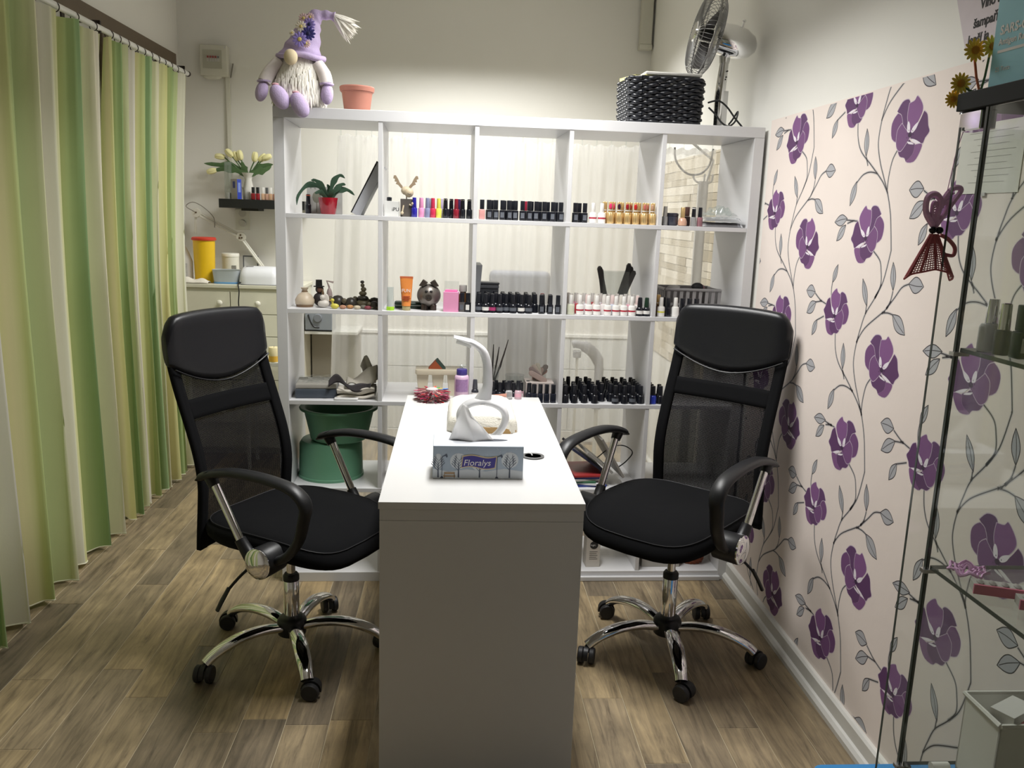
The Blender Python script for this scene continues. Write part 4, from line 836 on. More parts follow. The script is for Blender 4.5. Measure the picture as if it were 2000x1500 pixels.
# fourth shelf first cell: green tubs
gt = hexm('tub_green', 104, 156, 126, .4, noise=.05, nscale=8)
t = thing('green_tub', 'upside-down green plastic tub, lower of the stacked pair', 'tub', (17.2, 19, 39.0)); obj('tub_shell', M().lathe([(13.2,0),(13.2,1.0),(12.9,1.2),(12.6,13.6),(11.6,15.2),(10,15.6),(.1,15.6)], n=48), gt, t, smooth=40)
t = thing('green_tub', 'open green plastic basin resting on the overturned tub', 'tub', (20.7, 17.6, 54.7)); obj('tub_shell', M().lathe([(.1,.4),(10.2,.4),(10.4,0),(11.4,.6),(14.0,12.2),(15.6,12.6),(15.8,13.2),(15.4,13.6),(13.6,13.3),(13.2,12.4),(10.8,1.2),(.1,1.0)], n=48, sy=.98), gt, t, smooth=40)
# fourth shelf, right: magazines and tablet-like folder
r = random.Random(12)
mags = [((40,60,140),16),((226,226,228),14),((70,120,90),13),((200,196,190),15),((44,50,90),15),((180,60,60),12),((30,36,70),16),((150,150,160),13)]
z = 39.0
for i, (c, w_) in enumerate(mags[:6]):
    obj('magazine', M().box(-w_/2, w_/2, -10, 10, 0, .8), hexm('mag_%d' % i, *c, .35, noise=.2, nscale=12), None, loc=(121+r.uniform(-2,2), 13, z), rot=(0,0,r.uniform(-.25,.25)), bevel=.05, label='%s of the flat magazines stacked behind the right chair, counted from below' % ORD[i], cat='magazine', group='magazines on the fourth shelf'); z += .82
for i, (x, c, a_, h) in enumerate(((124,(60,64,90),.95,17),(127,(170,168,162),.9,14),(131.5,(150,146,140),.55,19))):
    obj('leaning_folder', M().box(-.5, .5, -9, 9, 0, h), hexm('fold_%d' % i, *c, .4, noise=.1), None, loc=(x+4, 14-i, 44.6-(1.6 if i == 2 else 0)), rot=(0,-a_,.1), bevel=.08, label='%s leaning folder tilted on the magazine stack' % ('dark blue','pale grey','beige')[i], cat='folder', group='leaning folders')
obj('charging_cable', M().tube(catmull([(126,8,50),(131,6,55),(136,5,56),(140,6,53),(138,7,49),(135,8,46)], 6), .25, 6), blk_plastic, None, smooth=50, label='thin black cable curling above the leaning folders', cat='cable')
# bottom shelf
t = thing('small_carton', 'white carton with a round black logo on the bottom shelf', 'box', (125.6, 7, 3.9), .04); obj('box_body', M().box(-2.9, 2.9, -2.9, 2.9, 0, 13.5), hexm('carton_cream', 206, 200, 190, .6, noise=.04), t, bevel=.1)
obj('logo_disc', M().lathe([(1.7,-2.96),(1.7,-2.9)], (.2,0,9.6), 24, 'y'), mat('logo_black', (.02,.02,.02), .5, noise=.1), t); text('lettering', 'logic.', 1.15, lab_white, t, (-1.3, -2.99, 9.3), FRONT, .01)
for k in range(5): obj('printed_line', M().box(-1.6, 1.8-.4*(k % 2), -2.94, -2.9, 6.6-k*.8, 6.85-k*.8), hexm('ink_grey', 110,108,104,.6,noise=.05), t)
t = thing('pale_carton', 'plain pale carton left of the round-logo carton', 'box', (113.8, 9, 3.9), -.1); obj('box_body', M().prism([(-3.2,0),(2.6,0),(3.6,12),(-3.2,12)], -4, 4, 'y'), hexm('carton_pale', 196, 194, 190, .6, noise=.04), t, bevel=.15); obj('flap', M().box(-3.1, 3.5, -4, 4, 12.02, 12.3), hexm('carton_pale2', 180, 178, 174, .6, noise=.04), t)
t = thing('white_canister', 'white rounded plastic canister beside the desk, bottom shelf', 'canister', (106.2+5.6, 3.6, 3.9)); obj('canister_body', M().rbox(-2.2, 2.2, -1.8, 2.4, 0, 22, 1.0), hexm('canister_white', 200,198,192,.4,noise=.04), t, smooth=50); obj('lid', M().rbox(-2.3, 2.3, -1.9, 2.5, 22, 23.4, 1.0), hexm('canister_lid', 186,184,180,.4,noise=.04), t, smooth=50)
t = thing('printed_carton', 'low white carton with a black leaf print behind the piston', 'box', (154.5, 9, 3.9)); obj('box_body', M().box(-8, 8, -5, 5, 0, 9), hexm('carton_grey', 178, 174, 166, .6, noise=.06), t, bevel=.1)
obj('printed_leaf', M().tube([(-1.5+.9*math.sin(q*.5), -5.02, 4.4+2.2*math.cos(q*.5)) for q in range(14)], .15, 4).tube([(-1.5,-5.02,2),(-1.5,-5.02,6.6)], .15, 4), mat('logo_black', (.02,.02,.02), .5), t)
t = thing('wicker_basket', 'small reddish brown woven basket on the bottom shelf', 'basket', (169, 12, 3.9)); wk = hexm('wicker_red', 140, 76, 50, .6, noise=.3, nscale=80)
for k in range(7): obj('strand', M().tube([((5.2+.32*k+.22*math.cos(q*math.pi+k*math.pi))*math.cos(q*2*math.pi/36), (5.2+.32*k+.22*math.cos(q*math.pi+k*math.pi))*math.sin(q*2*math.pi/36), .6+k*1.05) for q in range(37)], .6, 6), wk, t, smooth=50)
obj('inner_wall', M().lathe([(5,.1),(7,7.6)], n=30), wk, t)
# ---------------------------------------------------------------- on the desk
DZ = 77.0
t = thing('tissue_box', 'winter-print tissue box with a purple logo on the desk', 'tissue box', (71.2, -99.6, DZ), -.008)
tb_m = hexm('box_blue_grey', 164, 178, 194, .5, noise=.22, nscale=9); snow = hexm('print_snow', 206, 212, 218, .55, noise=.05); ink = hexm('print_ink', 84, 92, 108, .6, noise=.1)
obj('box_body', M().box(-12, 12, -5.9, 5.9, 0, 9), tb_m, t, bevel=.12)
obj('printed_lid', M().box(-11.9, 11.9, -5.8, 5.8, 9.0, 9.03), hexm('lid_pale', 212, 216, 224, .5, noise=.06), t)
obj('opening', M().lathe([(1, 9.035), (1, 9.05)], (.2,.4,0), 30, sx=8, sy=1.6), hexm('slot_dark', 70, 74, 82, .7, noise=.1), t)
obj('printed_snow', M().prism([(-11.9,0.05),(11.9,.05),(11.9,2.2),(7,2.9),(2,2.1),(-3,2.7),(-8,2.0),(-11.9,2.8)], -5.93, -5.9, 'y'), snow, t)
r = random.Random(2)
def ptree(cx, h):
    m = M(); m.prism([(cx-.22,.4),(cx+.22,.4),(cx+.08,h*.62),(cx-.08,h*.62)], -5.97, -5.94, 'y')
    for k in range(9):
        z0 = h*(.3+.05*k); s_ = 1 if k % 2 else -1; l = 1.9-.1*k
        m.prism([(cx,z0),(cx+s_*l,z0+l*1.05),(cx+s_*l*.96,z0+l*1.15),(cx,z0+.16)], -5.97, -5.94, 'y')
        m.prism([(cx+s_*l*.5,z0+l*.5),(cx+s_*l*.62,z0+l*1.4),(cx+s_*l*.55,z0+l*1.4),(cx+s_*l*.44,z0+l*.5)], -5.97, -5.94, 'y')
    return m
for cx, h in ((-10.6,7.2),(-5.2,7.4),(.4,6.6),(8.4,8)):
    obj('printed_crown', M().ell((cx, -5.925, h*.66), (min(2.3, 11.85-abs(cx)), .012, 2.2), 14, 8), snow, t)
    obj('printed_tree', ptree(cx, h), ink, t)
for cx in (-9.6, 5.0): obj('printed_lamp_post', M().box(cx-.08, cx+.08, -5.975, -5.94, .3, 6.2).prism([(cx-.5,.2),(cx+.5,.2),(cx+.2,.7),(cx-.2,.7)], -5.975, -5.94, 'y').prism([(cx,6.2),(cx+1.2,6.9),(cx+1.5,6.2),(cx+1.2,5.8),(cx+.9,6.3),(cx,6.0)], -5.975, -5.94, 'y'), ink, t)
obj('printed_bench', M().box(-9.0, -6.2, -5.98, -5.94, 1.3, 1.9).box(-9.2, -6.0, -5.98, -5.94, .6, 1.0).box(-9.0, -8.8, -5.98, -5.94, .2, 1.9).box(-6.4, -6.2, -5.98, -5.94, .2, 1.9), hexm('print_tan', 176, 150, 120, .6, noise=.08), t)
for k in range(26): 
    x, z = r.uniform(-11,11), r.uniform(4,8.6); obj('printed_flake', M().box(x-.06, x+.06, -5.985, -5.94, z-.06, z+.06), lab_white, t)
wav = [(-4.6+9.2*k/12, .35*math.sin(k/12*6.28)) for k in range(13)]
obj('printed_logo', M().prism([(x, z+3.0) for x, z in wav]+[(x+.35, z+6.4) for x, z in wav[::-1]], -6.02, -5.96, 'y'), hexm('logo_gold', 206, 186, 150, .5, noise=.05), t)
obj('printed_logo', M().prism([(x*.95, z+3.25) for x, z in wav]+[(x*.95+.35, z+6.1) for x, z in wav[::-1]], -6.04, -5.98, 'y'), hexm('logo_purple', 62, 54, 138, .45, noise=.04), t)
text('lettering', 'Floralys', 2.35, lab_white, t, (-4.0, -6.06, 3.75), FRONT, .01, shear=.18)
r = random.Random(8)
def tis(u, v):
    k = 1-v; s_ = (2*u-1)
    x = -1.6 + s_*(1.5+5.2*k**1.0)*.95 - 1.9*v + .35*math.sin(u*17+v*3)*k; y = .4 + 1.1*math.sin(u*9)*k + .5*math.sin(u*4+v*6) - 1.0*k*math.cos(s_*1.4)
    z = 9.0 + v*(10.0-2.2*abs(s_+.25)**1.5) + .3*math.sin(u*13+v*5)*v
    return (x, y, z)
obj('tissue', M().grid(tis, 28, 16), sheer_mat('tissue_paper', (.9,.9,.9), .08), t, smooth=60, solid=.06)
# desk lamp: loop base, curved neck, flat head
lp = thing('desk_lamp', 'white curved desk lamp with a loop base on the desk', 'lamp', (74.2, -67, DZ))
lw = hexm('lamp_white', 222, 222, 224, .35, noise=.02)
loop = [(7.0*math.sin(a)*(1-.18*math.cos(a)), 0, 6.4-6.2*math.cos(a)+(.2 if abs(a) > 3 else 0)) for a in [2*math.pi*q/40 for q in range(41)]]
obj('loop_base', M().tube(loop, [1.15+.55*math.cos(2*math.pi*q/40)**2 for q in range(41)], 12, up=(0,1,0), ry=3.0).mesh('x') if False else M().tube(loop, 2.7, 14, up=(0,0,1), ry=[.75+.5*abs(math.sin(math.pi*q/40)) for q in range(41)]), lw, lp, smooth=60)
nk = catmull([(-.1,0,12.3),(.0,0,13.1),(1.2,0,17.0),(1.2,0,20.5),(.9,0,24.5),(-.4,0,28.2),(-3.2,0,30.6),(-6.4,0,31.8),(-9.4,0,32.6)], 5); n = len(nk)
obj('neck', M().tube(nk, [3.3, 3.2, 3.1, 3.0, 2.9, 2.7, 2.45, 2.2, 1.95, 1.75] + [1.55-.25*k/14 for k in range(14)] + [1.3-.95*k/(n-25) for k in range(n-24)], 16, up=(0,1,0), ry=[2.7-.09*min(i,10) for i in range(24)] + [1.8+1.0*k/(n-25)*(1 if k < n-26 else .6) for k in range(n-24)]), lw, lp, smooth=60)
obj('light_strip', M().tube([Vector(p)+Vector((-.1,0,-.95)) for p in nk[-10:-2]], .9, 8, up=(0,1,0), ry=.2), hexm('diffuser', 236, 236, 232, .4, noise=.01), lp, smooth=50)
# hand cushion with terry cover
terry = hexm('terry_white', 226, 222, 210, .98, noise=.08, nscale=90, bump=1, bscale=260)
t = thing('hand_cushion', 'white terry-covered hand cushion behind the lamp', 'cushion', (75.2, -42, DZ), -.02)
def cush(s_, z0, h, l0, l1, seed):
    rr = random.Random(seed); rings = []
    for j in range(17):
        y = l0+(l1-l0)*j/16; e = min(1, min(j, 16-j)/1.5+.82); ring = []
        for i in range(26):
            a = math.pi*i/25; c, s2 = math.cos(a), math.sin(a)
            ring.append((11.4*s_*e*math.copysign(abs(c)**.5, c)+rr.uniform(-.12,.12), y+rr.uniform(-.15,.15), z0+h*e*abs(s2)**.6+rr.uniform(-.1,.1)))
        ring.append((11*s_*-.9, y, z0)); ring.append((11*s_*.9, y, z0)); rings.append(ring)
    return M().loft(rings)
obj('cushion_core', cush(.96, 0.02, 2.4, -15.85, 15, 3), hexm('cushion_tan', 172, 140, 92, .7, noise=.15), t, smooth=60)
obj('terry_cover', cush(1.0, .02, 6.3, -15.6, 16.4, 4), terry, t, smooth=80)
t = thing('nail_swatches', 'pile of colourful nail swatch wheels on the desk', 'nail swatches', (58.3, -9, DZ))
tipm = M().ell((5.4,0,0), (1.6,.55,.16), 8, 5).box(1.2, 4.2, -.18, .18, -.06, .06); tm = {}
tc_ = [(176,30,60),(206,60,110),(130,24,50),(226,130,160),(160,90,110),(96,20,40),(200,150,140),(190,40,40),(150,60,90),(110,60,70),(60,130,220),(230,200,60),(60,190,90),(240,90,60)]
rr = random.Random(6); k = 0
for lay in range(5):
    for i in range(22):
        c = tc_[rr.randrange(10)] if not (lay == 4 and i < 5) else tc_[10+i % 4]
        mt = cm(*c, .2)
        if mt.name not in tm: o = obj('swatch_tip', tipm, mt, t, smooth=50); tm[mt.name] = o.data
        else: o = obj('swatch_tip', tm[mt.name], None, t)
        o.location = Vector((rr.uniform(-.3,.3), rr.uniform(-.3,.3), .4+lay*.85+rr.uniform(-.1,.25)))*S; o.rotation_euler = (0, rr.uniform(-.06,.12), 2*math.pi*i/22+rr.uniform(-.1,.1)+lay*.14)
obj('wheel_hub', M().lathe([(2.2,0),(2.3,.1),(2.3,4.3),(1.2,4.8)], n=18), hexm('hub_pale', 206,196,196,.3,noise=.05), t, smooth=40)
t = thing('remover_bottle', 'lilac pump bottle with dark blue cap on the desk', 'bottle', (69.4, -5.6, DZ))
lil = hexm('lilac_plastic', 206, 176, 200, .35, noise=.03)
obj('body', M().lathe([(2.5,0),(2.75,.3),(2.75,8.2),(2.5,8.9),(1.9,9.3)], n=24), lil, t, smooth=40); obj('printed_panel', M().prism([(2.77*math.cos(a), 2.77*math.sin(a)) for a in [math.radians(q) for q in range(215, 326, 10)]]+[(2.7*math.cos(a), 2.7*math.sin(a)) for a in [math.radians(q) for q in range(325, 214, -10)]], 3, 7.8, 'z'), hexm('print_mauve', 150, 116, 160, .5, noise=.35, nscale=120), t)
obj('cap', M().lathe([(1.95,9.1),(2.0,9.3),(2.0,11.2),(1.8,11.5)], n=24), hexm('cap_navy', 62, 52, 124, .4, noise=.05), t, smooth=40); obj('pump_dish', M().lathe([(.8,11.5),(1.0,12.2),(1.9,12.9),(1.8,13.0),(.1,12.4)], n=20), thin_glass, t, smooth=40)
bottle('taper', 74.6, -4.0, DZ, 'grey-capped bottle with white label right of the lilac bottle', None, body=cm(46,48,56), cap=cm(60,62,70), lab=lab_white)
bottle('taper', 87.6, -5.2, DZ, 'clear bottle with black cap on the desk edge', None, body=clear)
bottle('taper', 91.2, -4.9, DZ, 'black-capped bottle with pink label on the desk edge', None, body=cm(200,170,180), lab=cm(226,170,186))
t = thing('swatch_card', 'long peach and grey sample card lying before the bottles', 'card', (81.3, -8.2, DZ), .02); obj('card', M().prism([(-5.4,0),(5.0,0),(5.2,2.7),(-5.4,1.6)], -.2, .2, 'y'), hexm('card_peach', 214, 152, 132, .4, noise=.1), t); obj('printed_band', M().prism([(-4.6,.3),(4.6,.3),(4.8,1.6),(-4.6,.9)], -.25, -.2, 'y'), hexm('card_grey', 130, 116, 116, .5, noise=.15), t)
t = thing('cream_rack', 'cream plastic rack holding sponge wedges behind the bottle', 'rack', (61, 12, R2))
cr = hexm('rack_cream', 226, 216, 192, .5, noise=.03)
obj('rack_top', M().rbox(-9.5, 9.5, -5, 5, 9.4, 11.4, 1.2), cr, t, smooth=40)
for x in (-6.6, -.6, 5.4): obj('rack_foot', M().prism([(x-2.4,9.4),(x+2.4,9.4),(x+1.5,0),(x-1.5,0)], -3.6, 3.6, 'y'), cr, t, bevel=.3)
for nm, m, mt in (('wedge_side', M().prism([(-4.4,11.4),(1.2,11.4),(-1.6,14.6)], -2.6, 1.8, 'y'), hexm('wedge_rust', 186, 98, 62, .8, noise=.1)), ('wedge_top', M().prism([(1.25,11.4),(2.4,11.4),(-.8,15.2),(-1.6,14.62)], -2.6, 1.8, 'y'), hexm('wedge_green', 74, 96, 88, .8, noise=.1))): 
    if nm == 'wedge_side': wd = thing('buffer_wedge', 'rust and green triangular buffer block on the cream rack', 'buffer', (61, 12, R2))
    obj(nm, m, mt, wd)
t = thing('brush_cup', 'clear cup of nail brushes behind the lamp', 'cup', (82.2, 14, R2)); obj('cup_wall', M().lathe([(2.6,6),(3.2,12.2),(3.1,12.2),(2.5,6.1)], n=20, cap=False), thin_glass, t, smooth=50); obj('cup_stand', M().lathe([(2.6,0),(2.6,6)], n=20), hexm('stand_rose', 190, 160, 156, .4, noise=.08), t, smooth=40)
for i, (dx, h, c) in enumerate(((-2.6,19,(60,56,58)),(-1.4,17,(150,50,50)),(.3,21,(70,66,66)),(2.6,20,(64,58,56)),(4.4,16,(60,60,64)),(-3.6,16,(150,60,60)),(6.2,23,(90,84,80)))):
    obj('nail_brush', M().tube([(82.2+dx*.2, 14, R2+6.4), (82.2+dx*.75, 14, R2+h*.75), (82.2+dx, 14.3, R2+h)], [.3,.34,.16], 7), hexm('brush_%d' % i, *c, .5, noise=.1), None, smooth=50, label='%s brush from the left in the clear cup' % ORD[i], cat='brush', group='brushes in the clear cup')
t = thing('clear_tray', 'shallow clear dish between the brush cup and the nail files', 'dish', (91.5, 15, R2)); obj('dish_wall', M().lathe([(3.4,0),(4.0,8.6),(3.9,8.6),(3.3,.2)], n=24, cap=False), thin_glass, t, smooth=50)
t = thing('file_box', 'pale box holding fanned nail files behind dark bottles', 'box', (101, 12, R2)); obj('box_body', M().box(-5.6, 5.6, -5, 5, 0, 7), hexm('box_rose', 214, 202, 196, .5, noise=.04), t, bevel=.1)
for i, (a_, l, c) in enumerate(((-.95,11,(176,156,148)),(-.7,12,(150,134,130)),(-.45,12,(196,182,170)),(-.15,12,(206,200,184)),(.3,9,(190,170,160)),(.55,12,(150,142,136)),(.8,10,(200,170,160)))):
    p0 = Vector((101-a_*3, 9+i*.7, R2+7.1)); p1 = p0+Vector((math.sin(a_)*l*.8, 0, math.cos(a_)*l*.6))
    obj('nail_file', M().tube([p0, p0.lerp(p1,.1), p0.lerp(p1,.9), p1], [.5,1.1,1.1,.5], 8, up=(0,1,0), ry=.18), hexm('nfile_%d' % i, *c, .8, noise=.1), None, label='%s nail file from the left in the fanned bunch' % ORD[i], cat='nail file', group='fanned nail files')
t = thing('cable_grommet', 'grey round cable grommet set in the desk top', 'grommet', (88.3, -84, DZ)); gg = hexm('grommet_grey', 96, 96, 96, .45, noise=.05)
obj('ring', M().lathe([(3.3,0),(3.3,.35),(2.7,.5),(2.4,.3)], n=30), gg, t, smooth=40); obj('disc', M().lathe([(2.4,.05),(2.4,.3)], n=30), hexm('grommet_dark', 70, 70, 70, .5, noise=.05), t); obj('cord', M().tube(catmull([(-5.2,1.6,.25),(-3,1.8,.35),(-.8,.9,.8),(-.2,.2,.3)], 4), .2, 6), hexm('cord_white', 206,206,204,.5,noise=.03), t, smooth=50)
# ---------------------------------------------------------------- on top of the unit
ZT = 181.7
g = thing('gnome_doll', 'lilac plush gnome with white beard sitting on the unit', 'plush doll', (8.9, 5.5, ZT))
lilac = hexm('lilac_felt', 196, 178, 214, .95, noise=.12, nscale=70, bump=.6, bscale=250); fur = hexm('fur_white', 240, 236, 226, .95, noise=.05, nscale=80)
obj('body', M().lathe([(7.4,0),(8.6,1.0),(9.1,6),(8.6,11),(7.0,15.5),(4.5,19),(2,20)], n=28, sy=.8), fur, g, smooth=60)
def locks(n, seed, fn):
    rr = random.Random(seed); m = M()
    for _ in range(n):
        p, d, l, w_ = fn(rr); p = Vector(p); d = Vector(d).normalized()
        q = [p, p+d*l*.4+Vector((0,-.3,0)), p+d*l*.8, p+d*l+Vector((rr.uniform(-.3,.3), .2, 0))]
        m.tube(q, [w_, w_*1.1, w_*.6, w_*.05], 5)
    return m
def lock1(rr):
    u = rr.uniform(-1, 1); z = rr.uniform(4.5, 19.5); rad = 9.3*(1-max(0, z-9)/22); a = u*1.5
    return ((math.sin(a)*rad*.98, -math.cos(a)*rad*.80-.2, z), (u*.12+rr.uniform(-.1,.1), -.1, -1), rr.uniform(4, 6.0), rr.uniform(.28,.5))
b_ = obj('beard', locks(620, 4, lock1), fur, g, smooth=70); b_['kind'] = 'stuff'
obj('nose', M().ell((-1.6,-8.9,16.2), (2.4,2.2,2.7), 18, 12), hexm('nose_cream', 222, 206, 170, .8, noise=.05), g, smooth=70)
hp = catmull([(.6,0,17.0),(1.2,0,19.8),(2.4,0,23.8),(4.0,0,28.6),(6.2,0,31.6),(9.4,0,32.4),(12.6,0,32.0)], 5); n = len(hp)
hat_r = [8.1-6.6*min(1, (i/n)*1.28)**.95 + .25*math.sin(i*1.3) for i in range(n)]
hat = obj('hat', M().tube(hp, hat_r, 24, up=(0,1,0), ry=[q*.92 for q in hat_r]), lilac, g, smooth=60)
obj('hat_brim', M().tube([(.6+8.1*math.cos(q*.2618), 7.5*math.sin(q*.2618), 17.3+.3*math.sin(q*1.1)) for q in range(25)], .9, 8), lilac, g, smooth=60)
tf = obj('tassel', locks(130, 9, lambda rr: ((12.6+rr.uniform(-.6,.6), rr.uniform(-.8,.8), 32+rr.uniform(-.8,.8)), (.75+rr.uniform(-.3,.35), rr.uniform(-.15,.15), -.75+rr.uniform(-.4,.6)), rr.uniform(6,9.5), rr.uniform(.3,.55))), fur, hat, smooth=70); tf['kind'] = 'stuff'
def daisy(c, r_, mt, ctr, n_=11, name='flower'):
    C = Vector(c); o = None; m = M()
    for q in range(n_):
        a = 2*math.pi*q/n_; m.ell(C+Vector((math.cos(a)*r_*.6, -.1, math.sin(a)*r_*.6)), (r_*.42, .16, r_*.2), 8, 5, Matrix.Rotation(-a, 3, 'Y'))
    f_ = obj(name, m, mt, hat, smooth=60); obj('flower_centre', M().ell(C+Vector((0,-.35,0)), (r_*.28,.25,r_*.28), 10, 6), ctr, f_, smooth=60)
yel = hexm('stamen_yellow', 214, 196, 120, .8, noise=.1); dkc = hexm('stamen_dark', 50, 50, 90, .8, noise=.1)
for c, r_, mt, ct in (((1.4,-7.6,22.4),2.6,hexm('petal_violet',150,134,206,.8,noise=.12),yel),((4.2,-6.0,24.8),2.5,hexm('petal_indigo',66,62,130,.8,noise=.12),dkc),((4.4,-5.2,28.0),2.2,hexm('petal_violet',150,134,206),dkc),((1.6,-5.9,27.0),2.0,hexm('petal_cream',236,226,206,.8,noise=.08),yel),((2.4,-4.9,30.0),1.8,hexm('petal_rose',226,196,200,.8,noise=.08),yel),((4.6,-4.4,30.6),1.5,hexm('petal_rose',226,196,200),yel),((-1.4,-6.6,24.6),1.0,hexm('petal_cream',236,226,206),yel),((3.6,-7.2,21.2),1.5,hexm('petal_rose',226,196,200),yel)): daisy(c, r_, mt, ct)
for sg, pts in ((-1, [(-6.6,-2.5,15.5),(-9.8,-4,11.5),(-11.6,-5,8)]), (1, [(6.8,-2.5,15),(9.2,-4,11.6),(10.2,-5,8)])):
    ar = obj('sleeve', M().tube(catmull(pts[:2]+[pts[2]], 4), [2.3]*4+[2.4]*4+[2.3], 12), fur if False else hexm('sleeve_pale', 232, 224, 220, .95, noise=.1, nscale=80), g, smooth=60)
    obj('mitten', M().ell((pts[2][0]-(.9 if sg < 0 else -.2), pts[2][1]-.4, pts[2][2]-3.2), (2.2,2.0,3.7), 16, 10, Matrix.Rotation(.3*sg*-1 if sg < 0 else .05, 3, 'Y')), lilac, ar, smooth=60)
    obj('cuff', M().tube([(pts[2][0]+2.3*math.cos(q*.5236), pts[2][1]+2.3*math.sin(q*.5236), pts[2][2]+.2) for q in range(13)], .35, 6), lilac, ar, smooth=60)
for x, z, rot_ in ((-5.6,2.6,.55),(1.4,.2,.45)):
    lg = obj('leg', M().tube([(x*.6,-3,2.6),(x-.6,-8,2.6+z*.3)], [1.6,1.7], 10), lilac, g, smooth=60)
    obj('shoe', M().ell((x,-9.4,z), (3.0,2.4,4.5), 18, 12, Matrix.Rotation(-rot_, 3, 'Y')), lilac, lg, smooth=60); 
    obj('shoe_bow', M().ell((x-1.4,-9.6,z+4.2), (1.3,.5,.5), 8, 6), hexm('bow_pink', 226, 176, 186, .8, noise=.08), lg, smooth=60)
t = thing('flower_pot', 'empty terracotta plastic flower pot on the unit', 'flower pot', (28.6, 14, ZT)); tc2 = hexm('terracotta', 158, 104, 88, .6, noise=.06)
obj('pot_wall', M().lathe([(4.5,0),(4.7,.2),(5.7,7.6),(6.3,7.8),(6.5,9.2),(6.2,9.6),(5.8,9.3),(5.3,7.4),(4.2,1),(.1,.8)], n=40), tc2, t, smooth=35); obj('rim_line', M().lathe([(5.72,7.3),(5.95,7.5),(5.9,7.7)], n=40), tc2, t, smooth=40)
# black woven basket
t = thing('woven_basket', 'glossy black woven basket on top of the unit', 'basket', (144.5, 17, ZT)); bw = mat('basket_black', (.012,.013,.017), .28, noise=.3, nscale=60)
def peri(hx, hy, r_, k, n=132):
    out = []; L = 4*(hx+hy-2*r_)+2*math.pi*r_
    segs = [(-hx+r_,-hy,1,0,2*(hx-r_)),None,(hx,-hy+r_,0,1,2*(hy-r_)),None,(hx-r_,hy,-1,0,2*(hx-r_)),None,(-hx,hy-r_,0,-1,2*(hy-r_)),None]
    arcs = [(hx-r_,-hy+r_,-90),(hx-r_,hy-r_,0),(-hx+r_,hy-r_,90),(-hx+r_,-hy+r_,180)]
    for i in range(n+1):
        d = (i % n)/n*L; j = 0
        for q in range(8):
            l = segs[q][4] if q % 2 == 0 else math.pi/2*r_
            if d <= l or q == 7: break
            d -= l
        if q % 2 == 0: x, y, dx, dy, _ = segs[q]; p = (x+dx*d, y+dy*d); nn = (dy, -dx)
        else:
            ax, ay, a0 = arcs[q//2]; a = math.radians(a0)+d/r_; p = (ax+r_*math.cos(a), ay+r_*math.sin(a)); nn = (math.cos(a), math.sin(a))
        w_ = .55*math.cos(i*math.pi/3+k*math.pi); out.append((p[0]+nn[0]*w_, p[1]+nn[1]*w_))
    return out
for k in range(13):
    hx, hy = 13.6+.05*k, 12.6; z = .9+k*1.3
    obj('strand', M().tube([(x, y, z+.12*math.sin(i)) for i, (x, y) in enumerate(peri(hx, hy, 4, k))], .72, 6), bw, t, smooth=60)
obj('liner', M().rbox(-12.6, 12.6, -11.6, 11.6, .1, 14.5, 3.5), mat('liner_black', (.01,.01,.012), .8, noise=.2), t)
t = thing('white_tablet_box', 'flat white case lying on top of the black basket', 'case', (147, 15, ZT+18.0), .02); obj('case_body', M().rbox(-11, 11, -8, 8, 0, 1.2, .6), hexm('case_white', 214, 212, 206, .4, noise=.03), t, smooth=40); obj('seam', M().rbox(-11.05, 11.05, -8.05, 8.05, .5, .62, .6), hexm('seam_grey', 150, 148, 146, .5, noise=.03), t)
t = thing('yellow_booklet', 'pale yellow booklet sticking out of the basket', 'booklet', (134.6, 13, ZT+16.6), .3); obj('pages', M().box(-4.4, 4.4, -6, 6, 0, .9), hexm('booklet_yellow', 222, 214, 140, .6, noise=.06), t); obj('cover', M().box(-4.5, 4.5, -6.1, 6.1, .9, 1.0), hexm('booklet_cover', 214, 208, 150, .5, noise=.1), t)
# chrome fan
fn_ = thing('desk_fan', 'chrome table fan turned sideways on the unit', 'fan', (169.3, 20, ZT))
obj('base_plate', M().lathe([(7.4,0),(7.4,.9),(6.6,1.5),(2.6,2.0)], n=36), blk_gloss, fn_, smooth=35)
obj('pole', M().tube([(0,0,1.8),(.1,0,12),(.6,0,20),(1.0,0,26.5)], [2.1,2.5,2.3,1.9], 16, ry=[1.8,2.0,1.9,1.7]), chrome, fn_, smooth=50)
obj('control_panel', M().box(.6, 2.9, -2.25, -1.85, 2.2, 15).prism([(-.9,2),(.5,2),(.5,11),(-.9,12)], -2.2, -1.8, 'y'), steel, fn_, bevel=.1)
for k, z in enumerate((19.3, 20.2, 22.4)): obj('button', M().lathe([(.28,-2.3),(.28,-1.9)], (1.2+.3*k, 0, z), 10, 'y'), blk_plastic, fn_)
HR = Matrix.Rotation(math.radians(-16), 3, 'Z') @ Matrix.Rotation(math.radians(14), 3, 'Y')      # local +x = blowing direction flipped below
Fc = Vector((-7.4, -1.2, 35.6))
def fw(x, y, z): return Fc + Matrix.Rotation(math.radians(-3), 3, 'Z') @ (Matrix.Rotation(math.radians(12), 3, 'Y') @ Vector((-x, y, z)))
def ringm(r_, x, w_=.22, n_=44): return M().tube([fw(x, r_*math.cos(2*math.pi*q/n_), r_*math.sin(2*math.pi*q/n_)) for q in range(n_+1)], w_, 6, up=(1,0,0))
def guard(sgn, deep):
    m = M()
    for q in range(60):
        a = 2*math.pi*q/60; pp = [(4.0, sgn*deep), (9, sgn*deep*.97), (13, sgn*deep*.8), (15.2, sgn*deep*.45), (15.8, 0)]
        m.tube([fw(x, r_*math.cos(a), r_*math.sin(a)) for r_, x in catmull([(r_, x, 0) for r_, x in pp], 2) and [(v.x, v.y) for v in catmull([(r_, x, 0) for r_, x in pp], 2)]], .10, 4, up=(.3,.5,.2))
    return m
wire_m = mat('guard_wire', (.30,.30,.30), .35, .6, noise=.05)
